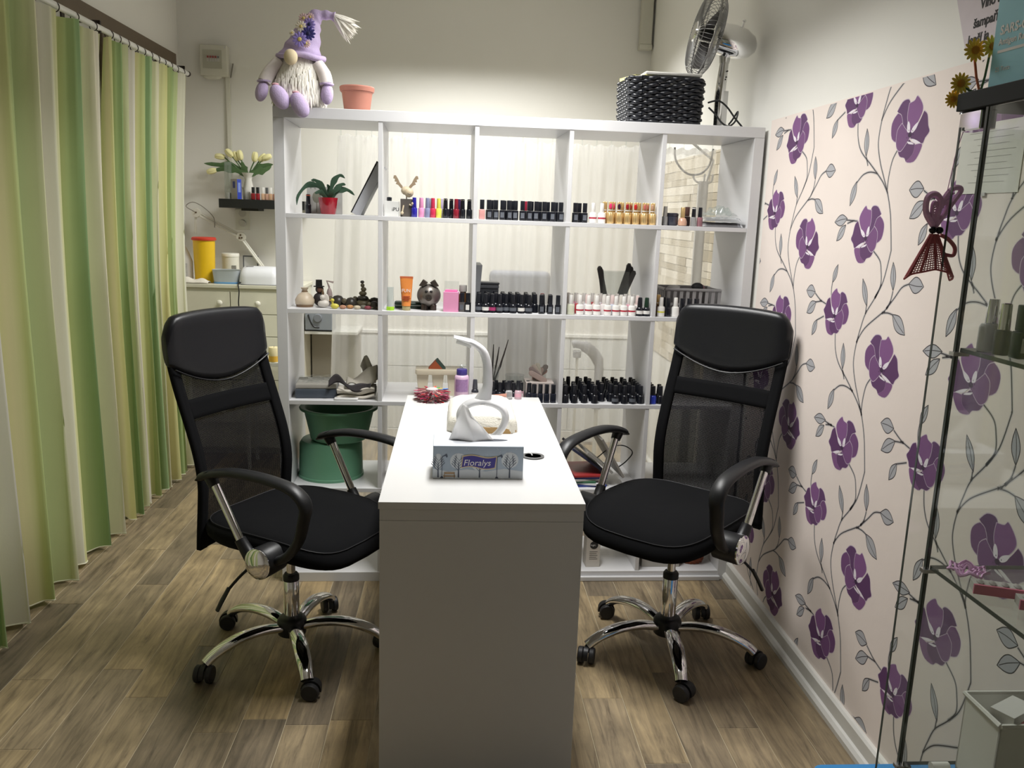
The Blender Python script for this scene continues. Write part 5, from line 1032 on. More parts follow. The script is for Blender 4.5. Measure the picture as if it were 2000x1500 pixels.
gf = obj('front_guard', guard(1, 4.6), wire_m, fn_, smooth=60); gb = obj('rear_guard', guard(-1, 4.2), wire_m, fn_, smooth=60)
for r_, x in ((15.8,0),(13,3.7)): obj('guard_ring', ringm(r_, x, .3 if x == 0 else .15), wire_m, gf, smooth=60)
obj('guard_ring', ringm(13, -3.4, .15), wire_m, gb, smooth=60); obj('guard_badge', M().lathe([(4.1,0),(3.6,.5),(.1,.7)], n=24).__class__() .tube([fw(4.4,0,0), fw(5.0,0,0)], [4.0,3.4], 24), chrome, gf, smooth=40)
obj('guard_band', M().tube([fw(x, 16.0*math.cos(2*math.pi*q/44), 16.0*math.sin(2*math.pi*q/44)) for q in range(45) for x in (0,)], .4, 6, up=(1,0,0)), wire_m, gb, smooth=60)
bl = hexm('blade_grey', 76, 74, 74, .4, noise=.06)
for k in range(3):
    a0 = k*2*math.pi/3+.35
    def bf(u, v): 
        r_ = 3+10*u; a = a0+(.34*(v-.5))*(1+.35*u)+.2*u; return fw(1.9*(v-.5)*2, r_*math.cos(a), r_*math.sin(a))
    obj('blade', M().grid(bf, 8, 6), bl, fn_, smooth=60, solid=.15)
obj('blade_hub', M().tube([fw(-2.2,0,0), fw(2.0,0,0), fw(2.6,0,0)], [2.4,2.4,1.6], 18), blk_plastic, fn_, smooth=40)
obj('motor_housing', M().tube([fw(-4.4,0,0), fw(-5,0,0), fw(-10,0,0), fw(-15,0,0), fw(-18.4,0,0), fw(-20,0,0)], [4.6,5.7,6.2,5.6,4.0,2.0], 26), chrome, fn_, smooth=50)
obj('oscillation_knob', M().tube([fw(-13,0,5.2), fw(-13,0,8.2)], [.35,.35], 8).ell(fw(-13,0,8.4), (.8,.8,.6), 10, 6), chrome, fn_, smooth=50)
obj('tilt_joint', M().tube([(1.0,0,25.5),(1.2,0,31)], [1.9,2.6], 14), chrome, fn_, smooth=40)
obj('fan_cord', M().tube(catmull([(161.2,8,ZT+9),(164.5,6,ZT+9.6),(168,6,ZT+7.6),(172,7,ZT+3.6),(176,9,ZT+.5),(178,14,ZT+.4)], 6), .35, 7), blk_plastic, None, smooth=50, label='black power cord drooping beside the fan pole', cat='cord')
obj('fan_cord', M().tube(catmull([(161,6,ZT+7),(163.6,5,ZT+4.4),(166,4.6,ZT+1.6),(169,5,ZT+.4),(172,6.5,ZT+2.6),(173,7.4,ZT+6.2),(171,7.2,ZT+3),(169.6,7,ZT+1.2)], 6), .35, 7), blk_plastic, None, smooth=50, label='black looped cord lying at the fan foot', cat='cord')
# ---------------------------------------------------------------- sheer curtain behind the unit
t = thing('sheer_curtain', 'white sheer curtain hanging behind the shelving unit', 'curtain', (0, 0, 0))
def shf(u, v):
    x = 17.5+161*u; p = x*.62; a = .35+.65*(1-v)
    y = 47 + (1.9*math.sin(p*.83+.5*math.sin(v*3+p*.2))+1.5*math.sin(p*1.9+1+.6*math.sin(v*4))+.9*math.sin(p*.41))*a + .5*math.sin(p*3.7)*v**6
    return (x+.5*math.sin(p*1.7+v*5)*(1-v) - 6.5*(1-u)**8*(1-v), y, 8 + (168.6+.5*math.sin(p*2))*v)
obj('cloth', M().grid(shf, 300, 24), sheer, t, smooth=80)
obj('side_hem', M().grid(lambda u, v: tuple(Vector(shf(.0+u*.022, v))+Vector((0,-.25,0))), 3, 24), sheer, t, smooth=80)
obj('heading', M().grid(lambda u, v: tuple(Vector(shf(u, .985+.015*v))+Vector((0,-.2,0))), 300, 2), sheer, t, smooth=80)
obj('wire', M().tube([(8, 46, 178.6), (181, 46, 178.6)], .14, 6), steel, t)
hk = None
for q in range(26):
    if hk is None: o = obj('hook', M().tube([(0,0,-2.6),(0,0,0),(0,.4,.3)], .28, 6), thin_glass, t); hk = o.data
    else: o = obj('hook', hk, None, t)
    o.location = Vector((19+q*6.3, 46, 178.6))*S
# ---------------------------------------------------------------- far corner behind the unit (room frame)
def TH(name, label, cat, x, y, z, rz_=0, group=None): return thing(name, label, cat, RL(x, y, z), RA+rz_, group)
crm = hexm('cream_lacquer', 218, 216, 198, .45, noise=.03); knob_m = hexm('knob_cream', 226, 224, 210, .3, noise=.02)
t = TH('dresser', 'cream chest of drawers with round knobs in the far left corner', 'dresser', -64, 198, 0)
obj('body', M().box(-34, 40, -18, 21, 4, 99.4), crm, t, bevel=.2); obj('top', M().box(-35, 41, -20, 21.5, 99.5, 101.6), crm, t, bevel=.3); obj('plinth', M().box(-33, 39, -16, 20, 0, 4), crm, t)
for (x0, x1) in ((-33.6, .1), (.6, 39.6)):
    for r in range(6):
        z0 = 98.8-13*(r+1)-1; 
        if z0 < 5: continue
        d = obj('drawer', M().box(x0, x1, -19.3, -18.05, z0, z0+12.6), crm, t, bevel=.15)
        xk = -5.0 if x0 < 0 else 16.6
        obj('knob', M().lathe([(1.0,-20.0),(.7,-20.6),(1.6,-21.6),(1.7,-22.2),(1.2,-22.9),(.1,-23.1)], (xk,0,z0+6.4), 18, 'y').lathe([(.7,-19.3),(.7,-20.6)], (xk,0,z0+6.4), 12, 'y'), knob_m, d, smooth=50)
DT = 101.6
t = TH('sharps_bin', 'tall yellow bin with red lid on the dresser', 'bin', -80.8, 191, DT); obj('bin_body', M().lathe([(5.4,0),(5.6,.2),(6.2,24),(6.2,24.6)], n=32), hexm('bin_yellow', 232, 190, 30, .4, noise=.03), t, smooth=40); obj('lid', M().lathe([(6.8,24.4),(7.0,24.8),(6.8,25.8),(6.2,26.2),(.1,26.0)], n=32), hexm('lid_red', 206, 64, 44, .45, noise=.04), t, smooth=40)
t = TH('detergent_bottle', 'white detergent bottle with red cap beside the yellow bin', 'bottle', -93.2, 190, DT); obj('body', M().loft([[(k*math.cos(q*.3142)*1.0+dx, k*.6*math.sin(q*.3142), z) for q in range(20)] for k, z, dx in ((5.4,0,0),(5.9,1,0),(5.9,12,0),(4.6,17,-.5),(2.2,22,-.9),(1.6,23.4,-.9))]), hexm('deterg_white', 206, 202, 196, .4, noise=.04), t, smooth=50); obj('cap', M().lathe([(1.9,23),(2.0,26.4),(1.7,26.9)], (-.9,0,0), 18), hexm('cap_red', 200, 70, 50, .4, noise=.03), t, smooth=40); obj('label_sticker', M().box(-3.6, 3.8, -3.7, -3.5, 2, 11), hexm('sticker_grey', 190, 188, 186, .5, noise=.2, nscale=120), t); obj('logo_square', M().box(-.4, 1.4, -3.75, -3.7, 11.6, 13.2), hexm('ink_dark', 50,50,54), t); obj('base_band', M().lathe([(5.95,.2),(5.95,1.0)], n=20, sy=.6), hexm('cap_red', 200,70,50), t)
obj('wash_cloth', M().grid(lambda u, v: RL(-93+17*u, 178.6+7*v, DT+.4+4.2*math.sin(math.pi*v)*(.25+.75*max(0, math.sin(math.pi*min(1, u*1.05))))*(.7+.3*math.sin(u*9))), 24, 12), terry, None, smooth=80, solid=.3, label='crumpled white wash cloth on the dresser before the yellow bin', cat='cloth')
t = TH('white_tub', 'white lidded plastic tub behind the clear basin', 'tub', -69.5, 205, DT); obj('tub_body', M().lathe([(4.7,0),(5,.3),(5,14.6)], n=28), hexm('tub_white', 222, 220, 206, .45, noise=.03), t, smooth=40); obj('lid', M().lathe([(5.2,14.6),(5.2,16.2),(4.9,16.6),(.1,16.6)], n=28), hexm('tub_lid', 228, 226, 214, .45, noise=.03), t, smooth=40); obj('label_sticker', M().box(1.9, 4.4, -4.9, -4.2, 4.4, 9.6), hexm('sticker_grey2', 150, 150, 146, .5, noise=.3, nscale=150), t)
t = TH('clear_basin', 'frosted plastic basin with blue base on the dresser', 'basin', -67, 186, DT); 
def rr_(k, z): return [(7.6*k*math.copysign(abs(math.cos(q*.2618))**.5, math.cos(q*.2618)), 4.6*k*math.copysign(abs(math.sin(q*.2618))**.5, math.sin(q*.2618)), z) for q in range(24)]
obj('basin_wall', M().loft([rr_(.9,1), rr_(1.02,8), rr_(1.06,8.1), rr_(.98,8.0), rr_(.87,1.2)]), hexm('frosted', 206, 214, 218, .35, noise=.02, trans=.35), t, smooth=40); obj('basin_base', M().loft([rr_(.88,0), rr_(.93,.2), rr_(.93,1.1)]), hexm('basin_blue', 110, 160, 206, .35, noise=.03), t, smooth=40)
t = TH('uv_lamp', 'white rounded nail-drying lamp on the dresser', 'nail lamp', -47.4, 188, DT)
obj('shell', M().loft([[(x, 8.5*k*math.cos(math.pi*q/14) , .3+10.2*k*math.sin(math.pi*q/14)**.6) for q in range(15)] for x, k in ((-11.4,.55),(-11,.8),(-9.6,.96),(-7,1),(7,1),(9.6,.96),(11,.8),(11.4,.55))]), hexm('uv_white', 226, 228, 232, .3, noise=.02), t, smooth=50); obj('base_tray', M().box(-10, 11, -8.8, 8, 0, .3), hexm('uv_dark', 40,42,46,.5,noise=.1), t); obj('vent', M().box(-8, -4, -3, -1, 10.2, 10.5), hexm('seam_grey', 150,148,146), t)
obj('twisted_cord', M().tube(catmull([RL(-57.6,181,DT+1.2), RL(-58.6,178,DT+.6), RL(-57.4,174.6,98), RL(-57.8,174.4,91), RL(-57,174.4,84)], 6), .35, 6), blk_plastic, None, smooth=50, label='black twisted cord hanging down the dresser front', cat='cord')
t = TH('picture_frame', 'small framed certificate leaning behind the nail lamp', 'picture frame', -59.6, 214, DT); obj('frame', M().box(-4.6, 4.6, -.5, .5, 0, 15), hexm('frame_grey', 96, 98, 104, .4, noise=.05), t, bevel=.1); obj('print', M().box(-3.9, 3.9, -.56, -.5, .8, 14.2), hexm('paper_white', 206, 206, 204, .6, noise=.04), t)
# wall shelf with flowers and bottles
t = TH('wall_shelf', 'short black floating shelf on the back wall', 'shelf', -48, 220, 0); obj('board', M().box(-26, 24, -20, -.1, 145, 150.2), mat('shelf_black', (.014,.015,.017), .4, noise=.1), t, bevel=.15); obj('bracket', M().box(-14, -4, -16, -1, 143.6, 145), blk_plastic, t)
SH = 150.2
t = TH('jug_vase', 'white enamel jug vase holding pale yellow tulips', 'vase', -58.6, 209, SH); obj('jug', M().lathe([(3.0,0),(3.2,.3),(3.2,6),(2.0,11.5),(2.6,13.6),(3.8,15.6),(3.6,15.6),(2.3,13.4),(1.8,11.4)], n=24), hexm('enamel_white', 226, 224, 216, .25, noise=.02), t, smooth=40); obj('handle', M().tube(catmull([(-2.4,0,13.5),(-4.8,0,14.2),(-5.6,0,12),(-4.4,0,8.5),(-3,0,6)], 4), .35, 7), hexm('enamel_white', 226,224,216), t, smooth=50)
tul = hexm('tulip_yellow', 238, 232, 176, .7, noise=.08, nscale=50); tg = hexm('tulip_green', 84, 112, 72, .6, noise=.2, nscale=60)
heads = [((-16.2,0,24.4),(-1,0,.1)),((-10.4,-1,26.5),(-.6,0,.6)),((-7.0,0,25.0),(-.4,0,.8)),((-4.2,-1,25.6),(-.2,0,1)),((-21.0,-1,15.8),(-1,0,-.25)),((4.4,-1,25),(.1,0,.8)),((8.6,0,24.6),(.7,0,.7)),((11.4,-1,25.0),(.9,0,.4))]
for i, (h, d) in enumerate(heads):
    H = Vector(h); dv = Vector(d).normalized(); base = H-dv*2.6
    q = thing('tulip', '%s pale yellow tulip from the left in the white jug' % ORD[[4,0,1,2,3,5,6,7].index(i) if i in (4,0,1,2,3,5,6,7) else i], 'tulip', RL(-58.6, 209, SH), RA, 'tulips in the white jug')
    obj('stem', M().tube(catmull([(h[0]*.06, 0, 12.6), (h[0]*.35, 0, 16.5+.2*h[2]*.2), tuple(base)], 4), .4, 6), tg, q, smooth=50)
    rot_ = Vector((0,0,1)).rotation_difference(dv).to_matrix()
    for k in range(5):
        a = k*2*math.pi/5; obj('petal', M().ell(H+rot_ @ Vector((.75*math.cos(a), .75*math.sin(a), 0)), (1.15,1.15,3.0), 9, 7, rot_), tul, q, smooth=60)
for i, pts in enumerate(([(-.5,0,14),(-8,0,19),(-16,0,19.6),(-25.5,0,20.2)],[(-.5,-1,14),(-7,-1,17),(-14,-1,17.4),(-20,-1,16)],[(.5,0,14),(5,0,17.6),(9,0,20),(15,-1,21)],[(.5,-1,14),(6,-1,16.5),(10,-1,17.5),(14,-1,20)],[(-.3,-1,14),(-2,-1,18),(-3.4,-1,22)])): obj('tulip_leaf', leaf_strip(M(), pts, 2.0), tg, t, smooth=60)
t = TH('glass_vase', 'tall empty clear glass cylinder vase on the black shelf', 'vase', -69.6, 206, SH); obj('glass_wall', M().lathe([(2.2,0),(2.2,21.4),(2.05,21.4),(2.05,1)], n=24, cap=False), thin_glass, t, smooth=50); obj('base_pebbles', M().lathe([(2.0,.1),(2.0,3.2),(1.8,3.6)], n=20), hexm('pebble', 176, 172, 164, .3, noise=.3, nscale=100), t, smooth=40)
t = TH('cosmetic_box', 'blue and grey cosmetic carton beside the jug', 'box', -64.6, 204, SH, -.5); obj('box_body', M().box(-2.4, 2.4, -1.8, 1.8, 0, 11.6), hexm('carton_taupe', 150, 146, 138, .5, noise=.04), t, bevel=.06); obj('blue_side', M().box(2.4, 2.44, -1.75, 1.75, .05, 11.55), hexm('carton_blue', 52, 74, 176, .45, noise=.05), t); obj('printed_lines', M().box(2.44, 2.47, -1.0, 1.0, 4, 9.6), hexm('print_pale_blue', 130, 150, 210, .5, noise=.4, nscale=200), t); obj('logo_panel', M().box(-.9, .9, -1.85, -1.8, 6.4, 10.2), hexm('panel_navy', 58, 66, 120, .5, noise=.1), t)
for i, (x, c, cap_, n) in enumerate(((-54.6,(140,20,34),CAPK,'dark red bottle, left one,'),(-51.9,(150,24,40),CAPK,'dark red bottle, right one,'),(-48.8,(206,170,140),WHB,'beige bottle with white cap'),(-46.6,(190,150,130),cm(90,90,92),'rosy bottle with grey cap'),(-44.4,(196,160,130),WHB,'tan bottle with white cap'),(-41.9,(170,120,100),WHB,'brown bottle at the right end'))):
    p = RL(x, 203.5, SH); bottle('square', p[0], p[1], SH, n+' on the black wall shelf', 'bottles on the black wall shelf', body=cm(*c), cap=cap_)
t = TH('wall_socket', 'white wall socket with plug under the black shelf', 'socket', -65, 220, 141); obj('plate', M().box(-4.4, 4.4, -1, -.05, -9, 3.5), hexm('socket_white', 214, 212, 200, .4, noise=.02), t, bevel=.2); obj('outlet', M().lathe([(2.3,-1.3),(2.3,-1.0)], (0,0,1), 20, 'y'), hexm('outlet_grey', 190,188,178,.4,noise=.03), t); obj('plug', M().lathe([(1.9,-3.4),(2.2,-1.0)], (0,0,-5), 18, 'y'), hexm('outlet_grey', 190,188,178), t)
# jointed magnifier lamp
t = TH('jointed_lamp', 'white jointed lamp arm reaching across the back wall', 'lamp', 0, 0, 0); lw2 = hexm('arm_white', 214, 212, 200, .4, noise=.03)
obj('lower_arm', M().tube([(-46.6,212,103.5),(-63.6,212,127)], .7, 8).tube([(-47.6,211,103.5),(-64.6,211,127)], .7, 8), lw2, t, smooth=50); obj('upper_arm', M().tube([(-64.3,212,128.6),(-90,212,142)], .7, 8).tube([(-64.3,211,126.8),(-89.6,211,140.2)], .7, 8), lw2, t, smooth=50)
for p in ((-64.3,211.6,128),(-90.3,211.6,141.4)): obj('joint', M().lathe([(2.6,-1.6),(2.8,-1),(2.8,1.2),(2.4,1.6)], p, 18, 'y'), lw2, t, smooth=40)
for p in ((-64.3,209.6,129),(-65,209.6,127.2),(-63.6,209.6,127.4),(-90.3,209.6,141.6)): obj('bolt', M().lathe([(.5,-.3),(.5,.5)], p, 10, 'y'), hexm('bolt_brown', 90,70,50,.5,metal=.3,noise=.1), t)
obj('head_stem', M().tube([(-91,211.6,141),(-91.4,211.6,129)], .8, 8), lw2, t); obj('cable', M().tube(catmull([(-91,210,142),(-96,210,145),(-92,210,147.6),(-86,210,145),(-80,210,139),(-79.6,210,133)], 5), .25, 6), hexm('cable_grey', 130,126,116,.5,noise=.05), t, smooth=50); obj('clamp', M().box(-49,-44.4,207,214,101.7,105), lw2, t, bevel=.2)
# fuse box and conduit
t = TH('fuse_box', 'white fuse box with a row of breakers on the back wall', 'fuse box', -78, 220, 230); fb = hexm('fusebox_white', 206, 204, 190, .45, noise=.03)
obj('housing', M().rbox(-8, 8, -6, -.05, -9, 8.2, .8), fb, t, smooth=40); obj('window', M().box(-6, 4.8, -6.4, -6, -5, 5.4), hexm('fuse_panel', 176, 174, 158, .4, noise=.03), t, bevel=.1)
for k in range(5): obj('breaker', M().box(-3.6+k*1.5, -2.3+k*1.5, -6.8, -6.4, -1.2, 2.2), hexm('breaker_grey', 190,188,180,.4,noise=.03), t); obj('toggle', M().box(-3.4+k*1.5, -2.5+k*1.5, -7.2, -6.8, .8, 1.9), hexm('toggle_red', 150,60,56,.4,noise=.05) if k < 4 else hexm('toggle_grey', 100,100,100,.4,noise=.05), t)
obj('screw', M().lathe([(.5,-6.4),(.5,-6)], (6.6,0,7), 10, 'y'), steel, t); obj('cover_dome', M().ell((-1.4,-4,-9.2), (5.6,2,1.8), 16, 8), fb, t, smooth=60)
t = TH('conduit', 'white vertical cable conduit running down from the fuse box', 'conduit', -71.4, 220, 0); obj('channel', M().box(-1.3, 1.3, -1.8, -.05, 157, 221), fb, t, bevel=.2); obj('cover_strip', M().box(-.9, .9, -2.0, -1.8, 157, 221), hexm('conduit_cover', 214,212,200,.45,noise=.02), t); obj('upper_cable', M().box(8.4-1,8.6-0,-1.2,-.05,216,238) if False else M().tube([(1.8,-1,221),(3.4,-1,229)], .35, 6), hexm('cable_grey', 130,126,116), t)
t = TH('junction_box', 'white trunking box in the upper right back corner', 'trunking', 178, 219, 258); obj('trunk_body', M().box(-3.5, 3.5, -5, -.05, -8, 30), fb, t, bevel=.3); obj('trunk_cap', M().box(-3.9, 3.9, -5.4, -.05, -11, -8), fb, t, bevel=.3)
# small table with candle, machine shelf, pedicure chair and stand lamp behind the sheer curtain
t = TH('side_table', 'white side table with basket shelf before the dresser', 'side table', -38, 158, 0); obj('table_top', M().box(-12, 14, -10, 12, 59.6, 62), hexm('table_white', 214,214,208,.4,noise=.02), t, bevel=.3)
for x in (-11, 12.4):
    for y in (-9, 10.4): obj('leg', M().box(x, x+1.6, y, y+1.6, 0, 59.6), hexm('table_white', 214,214,208), t)
bs = obj('basket_shelf', M().box(-9.3, 12.3, -9, 11, 36, 37), hexm('table_white', 214,214,208), t)
for k in range(8): obj('basket_slat', M().box(-9.2+k*2.7, -7.8+k*2.7, -9.4, -9.0, 37, 46), hexm('table_white', 214,214,208), bs)
for k in range(3): obj('basket_slat', M().box(-9.3, 12.3, -9.9, -9.4, 38.6+k*3, 39.8+k*3), hexm('table_white', 214,214,208), bs)
t = TH('pillar_candle', 'yellow and white pillar candle on the side table', 'candle', -33.4, 151, 62); obj('wax', M().lathe([(2.9,0),(3,.2),(3,7.8),(2.7,8.2),(.1,7.9)], n=22), hexm('wax_cream', 226, 214, 170, .6, noise=.04), t, smooth=40); obj('candle_band', M().lathe([(3.03,.3),(3.03,3.4)], n=22), hexm('wax_yellow', 226,180,70,.6,noise=.1), t); obj('wick', M().tube([(0,0,7.9),(.1,0,8.9)], .12, 5), blk_plastic, t)
t = TH('wall_console', 'white console shelf carrying a grey machine behind the curtain', 'shelf', -12, 205, 0); obj('board', M().box(-11.4, 20, -15, 14.8, 72.2, 74), hexm('table_white', 214,214,208), t, bevel=.2); obj('support', M().box(-11, 19, 8, 14.8, 0, 72.2), hexm('console_grey', 168, 164, 152, .6, noise=.03), t)
t = TH('grey_machine', 'grey steriliser machine with round dial on the console shelf', 'machine', -15, 198, 74.05); obj('case', M().box(-8, 8, -8, 8, 0, 12), hexm('machine_grey', 138, 144, 150, .4, noise=.05), t, bevel=.4); obj('dial', M().lathe([(2.2,-9.4),(2.4,-8.6),(2.6,-8)], (-.4,0,8.0), 22, 'y'), hexm('dial_grey', 120,124,130,.4,noise=.05), t, smooth=40); obj('tray_line', M().box(-8, 8, -8.2, -8, .2, .9), blk_plastic, t); obj('hose', M().tube(catmull([(-6,-8.6,10),(-4.6,-9.4,6),(-2.6,-9.4,3),(.6,-9,2.4)], 5), .5, 7), blk_plastic, t, smooth=50)
t = TH('salon_chair', 'grey padded salon chair seen through the sheer curtain', 'chair', 102, 152, 0); sg_ = hexm('chair_grey', 122, 124, 132, .6, noise=.05)
obj('backrest', M().rbox(-17, 17, -4, 4, 46, 116, 3.4, 5, 3), sg_, t, smooth=50); obj('seat', M().rbox(-18, 18, -6, 44, 40, 50, 4, 5, 3), sg_, t, smooth=50); obj('pedestal', M().lathe([(22,0),(22,2),(4,4),(4,40)], (0,18,0), 28), steel, t, smooth=40)
t = TH('magnifier_lamp', 'grey bent magnifier lamp arm behind the black bottles', 'lamp', 143, 152, 0); obj('bent_arm', M().tube(catmull([(6,0,38),(6.4,0,56),(5.6,0,66),(0,0,73),(-7,0,75.6),(-9.6,0,75.2)], 5), [2.6]*10+[3.2]*8+[2.2]*8, 10, up=(0,1,0), ry=1.4), hexm('lamp_grey', 150,150,152,.5,noise=.03), t, smooth=50); obj('stem', M().tube([(-6.6,0,2),(-6.6,0,70)], .8, 8), lw2, t); obj('head', M().rbox(-9, -4.6, -2, 2, 68, 72, 1), hexm('lamp_grey', 150,150,152), t); obj('foot_plate', M().lathe([(12,0),(12,1.5),(3,2.5)], (0,0,0), 24), lw2, t, smooth=40); obj('arm_post', M().tube([(5.9,0,1.5),(6,0,38)], 1.2, 8), lw2, t)
t = TH('hook_stand', 'white pole stand with hooks in front of the stone strips', 'stand', 176, 62, 0); obj('pole', M().box(-2.2, 2.2, -1, 1, 2, 164), hexm('stand_white', 206,204,200,.4,noise=.02), t, bevel=.3); obj('foot', M().rbox(-6, 4, -9, 9, 0, 2, 2), hexm('stand_white', 206,204,200), t)
for pts in ([(-1.8,-.5,163),(-4,-1,164),(-5.4,-1,166.5)],[(1.8,-.5,163),(3.4,-1,164),(3.8,-1,167)],[(0,-1,164),(0,-1.6,167)]): obj('hook', M().tube(catmull(pts, 3), .45, 7), hexm('stand_white', 206,204,200), t, smooth=50)
obj('loop_cable', M().tube(catmull([(-14,0,178),(-13,-.5,172),(-8,-1,167),(-2,-1,167),(2,-.5,171),(3.4,0,178)], 6), .45, 7), hexm('loop_grey', 120,118,116,.5,noise=.04), t, smooth=50); obj('swing_arm', M().tube([(1.6,0,164),(3.8,0,173),(-6,-.5,180)], .6, 7), hexm('stand_white', 206,204,200), t)
# ---------------------------------------------------------------- glass cabinet at the right (room frame)
gc = TH('glass_cabinet', 'tall glass display cabinet with black top at the right', 'display cabinet', 0, 0, 0)
x0, x1, y0, y1 = 140, 181.5, -238, -201.4
blk_board = mat('board_black', (.016,.017,.017), .7, noise=.1, spec=.25)
obj('top_board', M().box(x0-.4, x1, y0, -194, 163.3, 165.8), blk_board, gc, bevel=.1); obj('base_board', M().box(x0-.4, x1, y0, -194, 0, 10), blk_board, gc, bevel=.1)
obj('side_pane', M().box(x0, x0+.4, y0+.5, y1-.1, 10, 163.2), pane_m, gc); obj('back_pane', M().box(x1-.5, x1-.1, y0+.5, y1-.1, 10, 163.2), pane_m, gc); obj('rear_pane', M().box(x0+.6, x1-.6, y0+.1, y0+.45, 10, 163.2), pane_m, gc)
obj('door', M().box(x0, x1, -195.3, -194.9, 10.5, 161), pane_m, gc)
obj('pane_edge', M().box(x0-.12, x0+.48, y1-.1, y1+.45, 10, 163.2), edge_m, gc); obj('door_edge', M().box(x0-.08, x0-.01, -195.35, -194.85, 10.5, 161), edge_m, gc)
obj('hinge', M().box(x0+.2, x0+2.6, -199.5, -194.2, 160.4, 163.2), chrome, gc, bevel=.2)
for z in (27, 61, 95, 129): 
    s_ = obj('glass_shelf', M().box(x0+.6, x1-.6, y0+.5, y1-.2, z-.3, z+.3), pane_m, gc); obj('shelf_edge', M().box(x0+.55, x0+.63, y0+.5, y1-.2, z-.3, z+.3), edge_m, s_); obj('shelf_edge', M().box(x0+.6, x1-.6, y1-.25, y1-.18, z-.3, z+.3), edge_m, s_); obj('shelf_clip', M().box(x0-.6, x0+1.8, y1-.6, y1+.6, z-.9, z-.32), steel, s_)
def cab(kind, x, y, z, label, **k): p = RL(x, y, z); return bottle(kind, p[0], p[1], z, label, 'bottles in the glass cabinet', **k)
cab('round', 143.0, -204.2, 129.3, 'white bottle with silver cap on the upper glass shelf', body=cm(196,196,194), cap=chrome)
cab('slim', 142.8, -207.4, 129.3, 'navy bottle with silver cap on the upper glass shelf', body=cm(40,46,70), cap=chrome)
cab('square', 143.4, -210.6, 129.3, 'black bottle with white label on the upper glass shelf', body=cm(46,50,46), cap=cm(40,44,40), lab=lab_white)
t = TH('cream_jar', 'white lidded jar at the back of the upper glass shelf', 'jar', 150.4, -207, 129.3); obj('jar_body', M().lathe([(3,0),(3.2,.3),(3.2,6)], n=24), hexm('jar_white', 206,206,200,.35,noise=.03), t, smooth=40); obj('lid', M().lathe([(3.4,6),(3.4,8.6),(3.1,9)], n=24), hexm('jar_lid', 196,194,188,.4,noise=.03), t, smooth=40); obj('label_band', M().lathe([(3.22,2.4),(3.22,4.2)], n=24), hexm('band_mauve', 176,150,176,.5,noise=.05), t)
cab('round', 146.2, -212.6, 129.3, 'white bottle with lilac shoulder at the picture edge', body=cm(206,204,200), cap=cm(50,50,50), lab=cm(170,130,170))
for i, (x, y) in enumerate(((146.5,-212),(150,-217))):
    t = TH('sample_case', 'pink-edged sample case, %s, on the lower glass shelf' % ('left one','right one')[i], 'sample case', x, y, 95.35, -.35, 'sample cases in the cabinet'); obj('tray', M().box(-5, 5, -1.4, 1.4, 0, 1.2), hexm('tray_white', 206,204,200,.4,noise=.03), t); obj('pink_edge', M().box(-5.1, 5.1, -1.5, -1.1, 0, 1.4), hexm('edge_pink', 232,116,150,.4,noise=.05), t)
    for k in range(6): obj('sample_tip', M().ell((-4+k*1.6,.2,1.3), (.5,1.0,.25), 8, 5), hexm('tip_grey', 176,170,168,.4,noise=.05), t, smooth=50)
lace = hexm('lace_lilac', 236, 186, 230, .8, noise=.2, nscale=200)
t = TH('lace_rosette', 'small lilac lace rosette on the lower glass shelf', 'ornament', 144.8, -204.4, 95.35)
for k in range(3): obj('lace_ring', M().tube([((1.2+.7*k+.25*math.sin(q*1.5708))*math.cos(q*.2244), (1.2+.7*k+.25*math.sin(q*1.5708))*math.sin(q*.2244), .35+.3*math.cos(q*1.3)+k*.1) for q in range(29)], .22, 5), lace, t, smooth=50)
t = TH('white_bin', 'white plastic storage bin on the bottom glass shelf', 'bin', 153.4, -207.5, 61.35); wbm = hexm('bin_white', 236, 234, 228, .45, noise=.03)
obj('bin_wall', M().box(-5, 5, -4.4, -4.1, 0, 13).box(-5,5,4.1,4.4,0,13).box(-5,-4.7,-4.4,4.4,0,13).box(4.7,5,-4.4,4.4,0,13), wbm, t); obj('bin_floor', M().box(-5,5,-4.4,4.4,0,.4), wbm, t); obj('rim', M().tube([(-5.1,-4.5,13),(5.1,-4.5,13),(5.1,4.5,13),(-5.1,4.5,13),(-5.1,-4.5,13)], .4, 6), wbm, t)
t = TH('medicine_carton', 'white and red medicine carton tilted in the white bin', 'box', 152.4, -208.6, 72.5, .5); obj('box_body', M().box(-3.2,3.2,-1.8,1.8,-4,3), lab_white, t, bevel=.05); obj('red_print', M().box(-1.0,.6,-1.85,-1.8,-.4,1.6), lab_red, t); obj('blue_print', M().lathe([(.7,-1.86),(.7,-1.8)], (2.1,0,.6), 16, 'y'), hexm('print_blue', 60,70,150,.5,noise=.05), t)
for i in range(3): obj('curling_rod', M().tube([RL(143.4, -204.6-i*1.9, 62.4), RL(146.2, -204.6-i*1.9, 62.4)], .85, 10), wbm, None, smooth=50, label='%s white plastic rod lying by the white bin' % ORD[i], cat='rod', group='white rods in the cabinet')
obj('black_charger', M().tube([RL(145.2,-212.5,62.9), RL(148.2,-212.0,63.1), RL(149.8,-213.4,63.3)], [1.5,1.5,.6], 12), blk_plastic, None, smooth=40, label='black cylindrical charger on the bottom glass shelf', cat='charger')
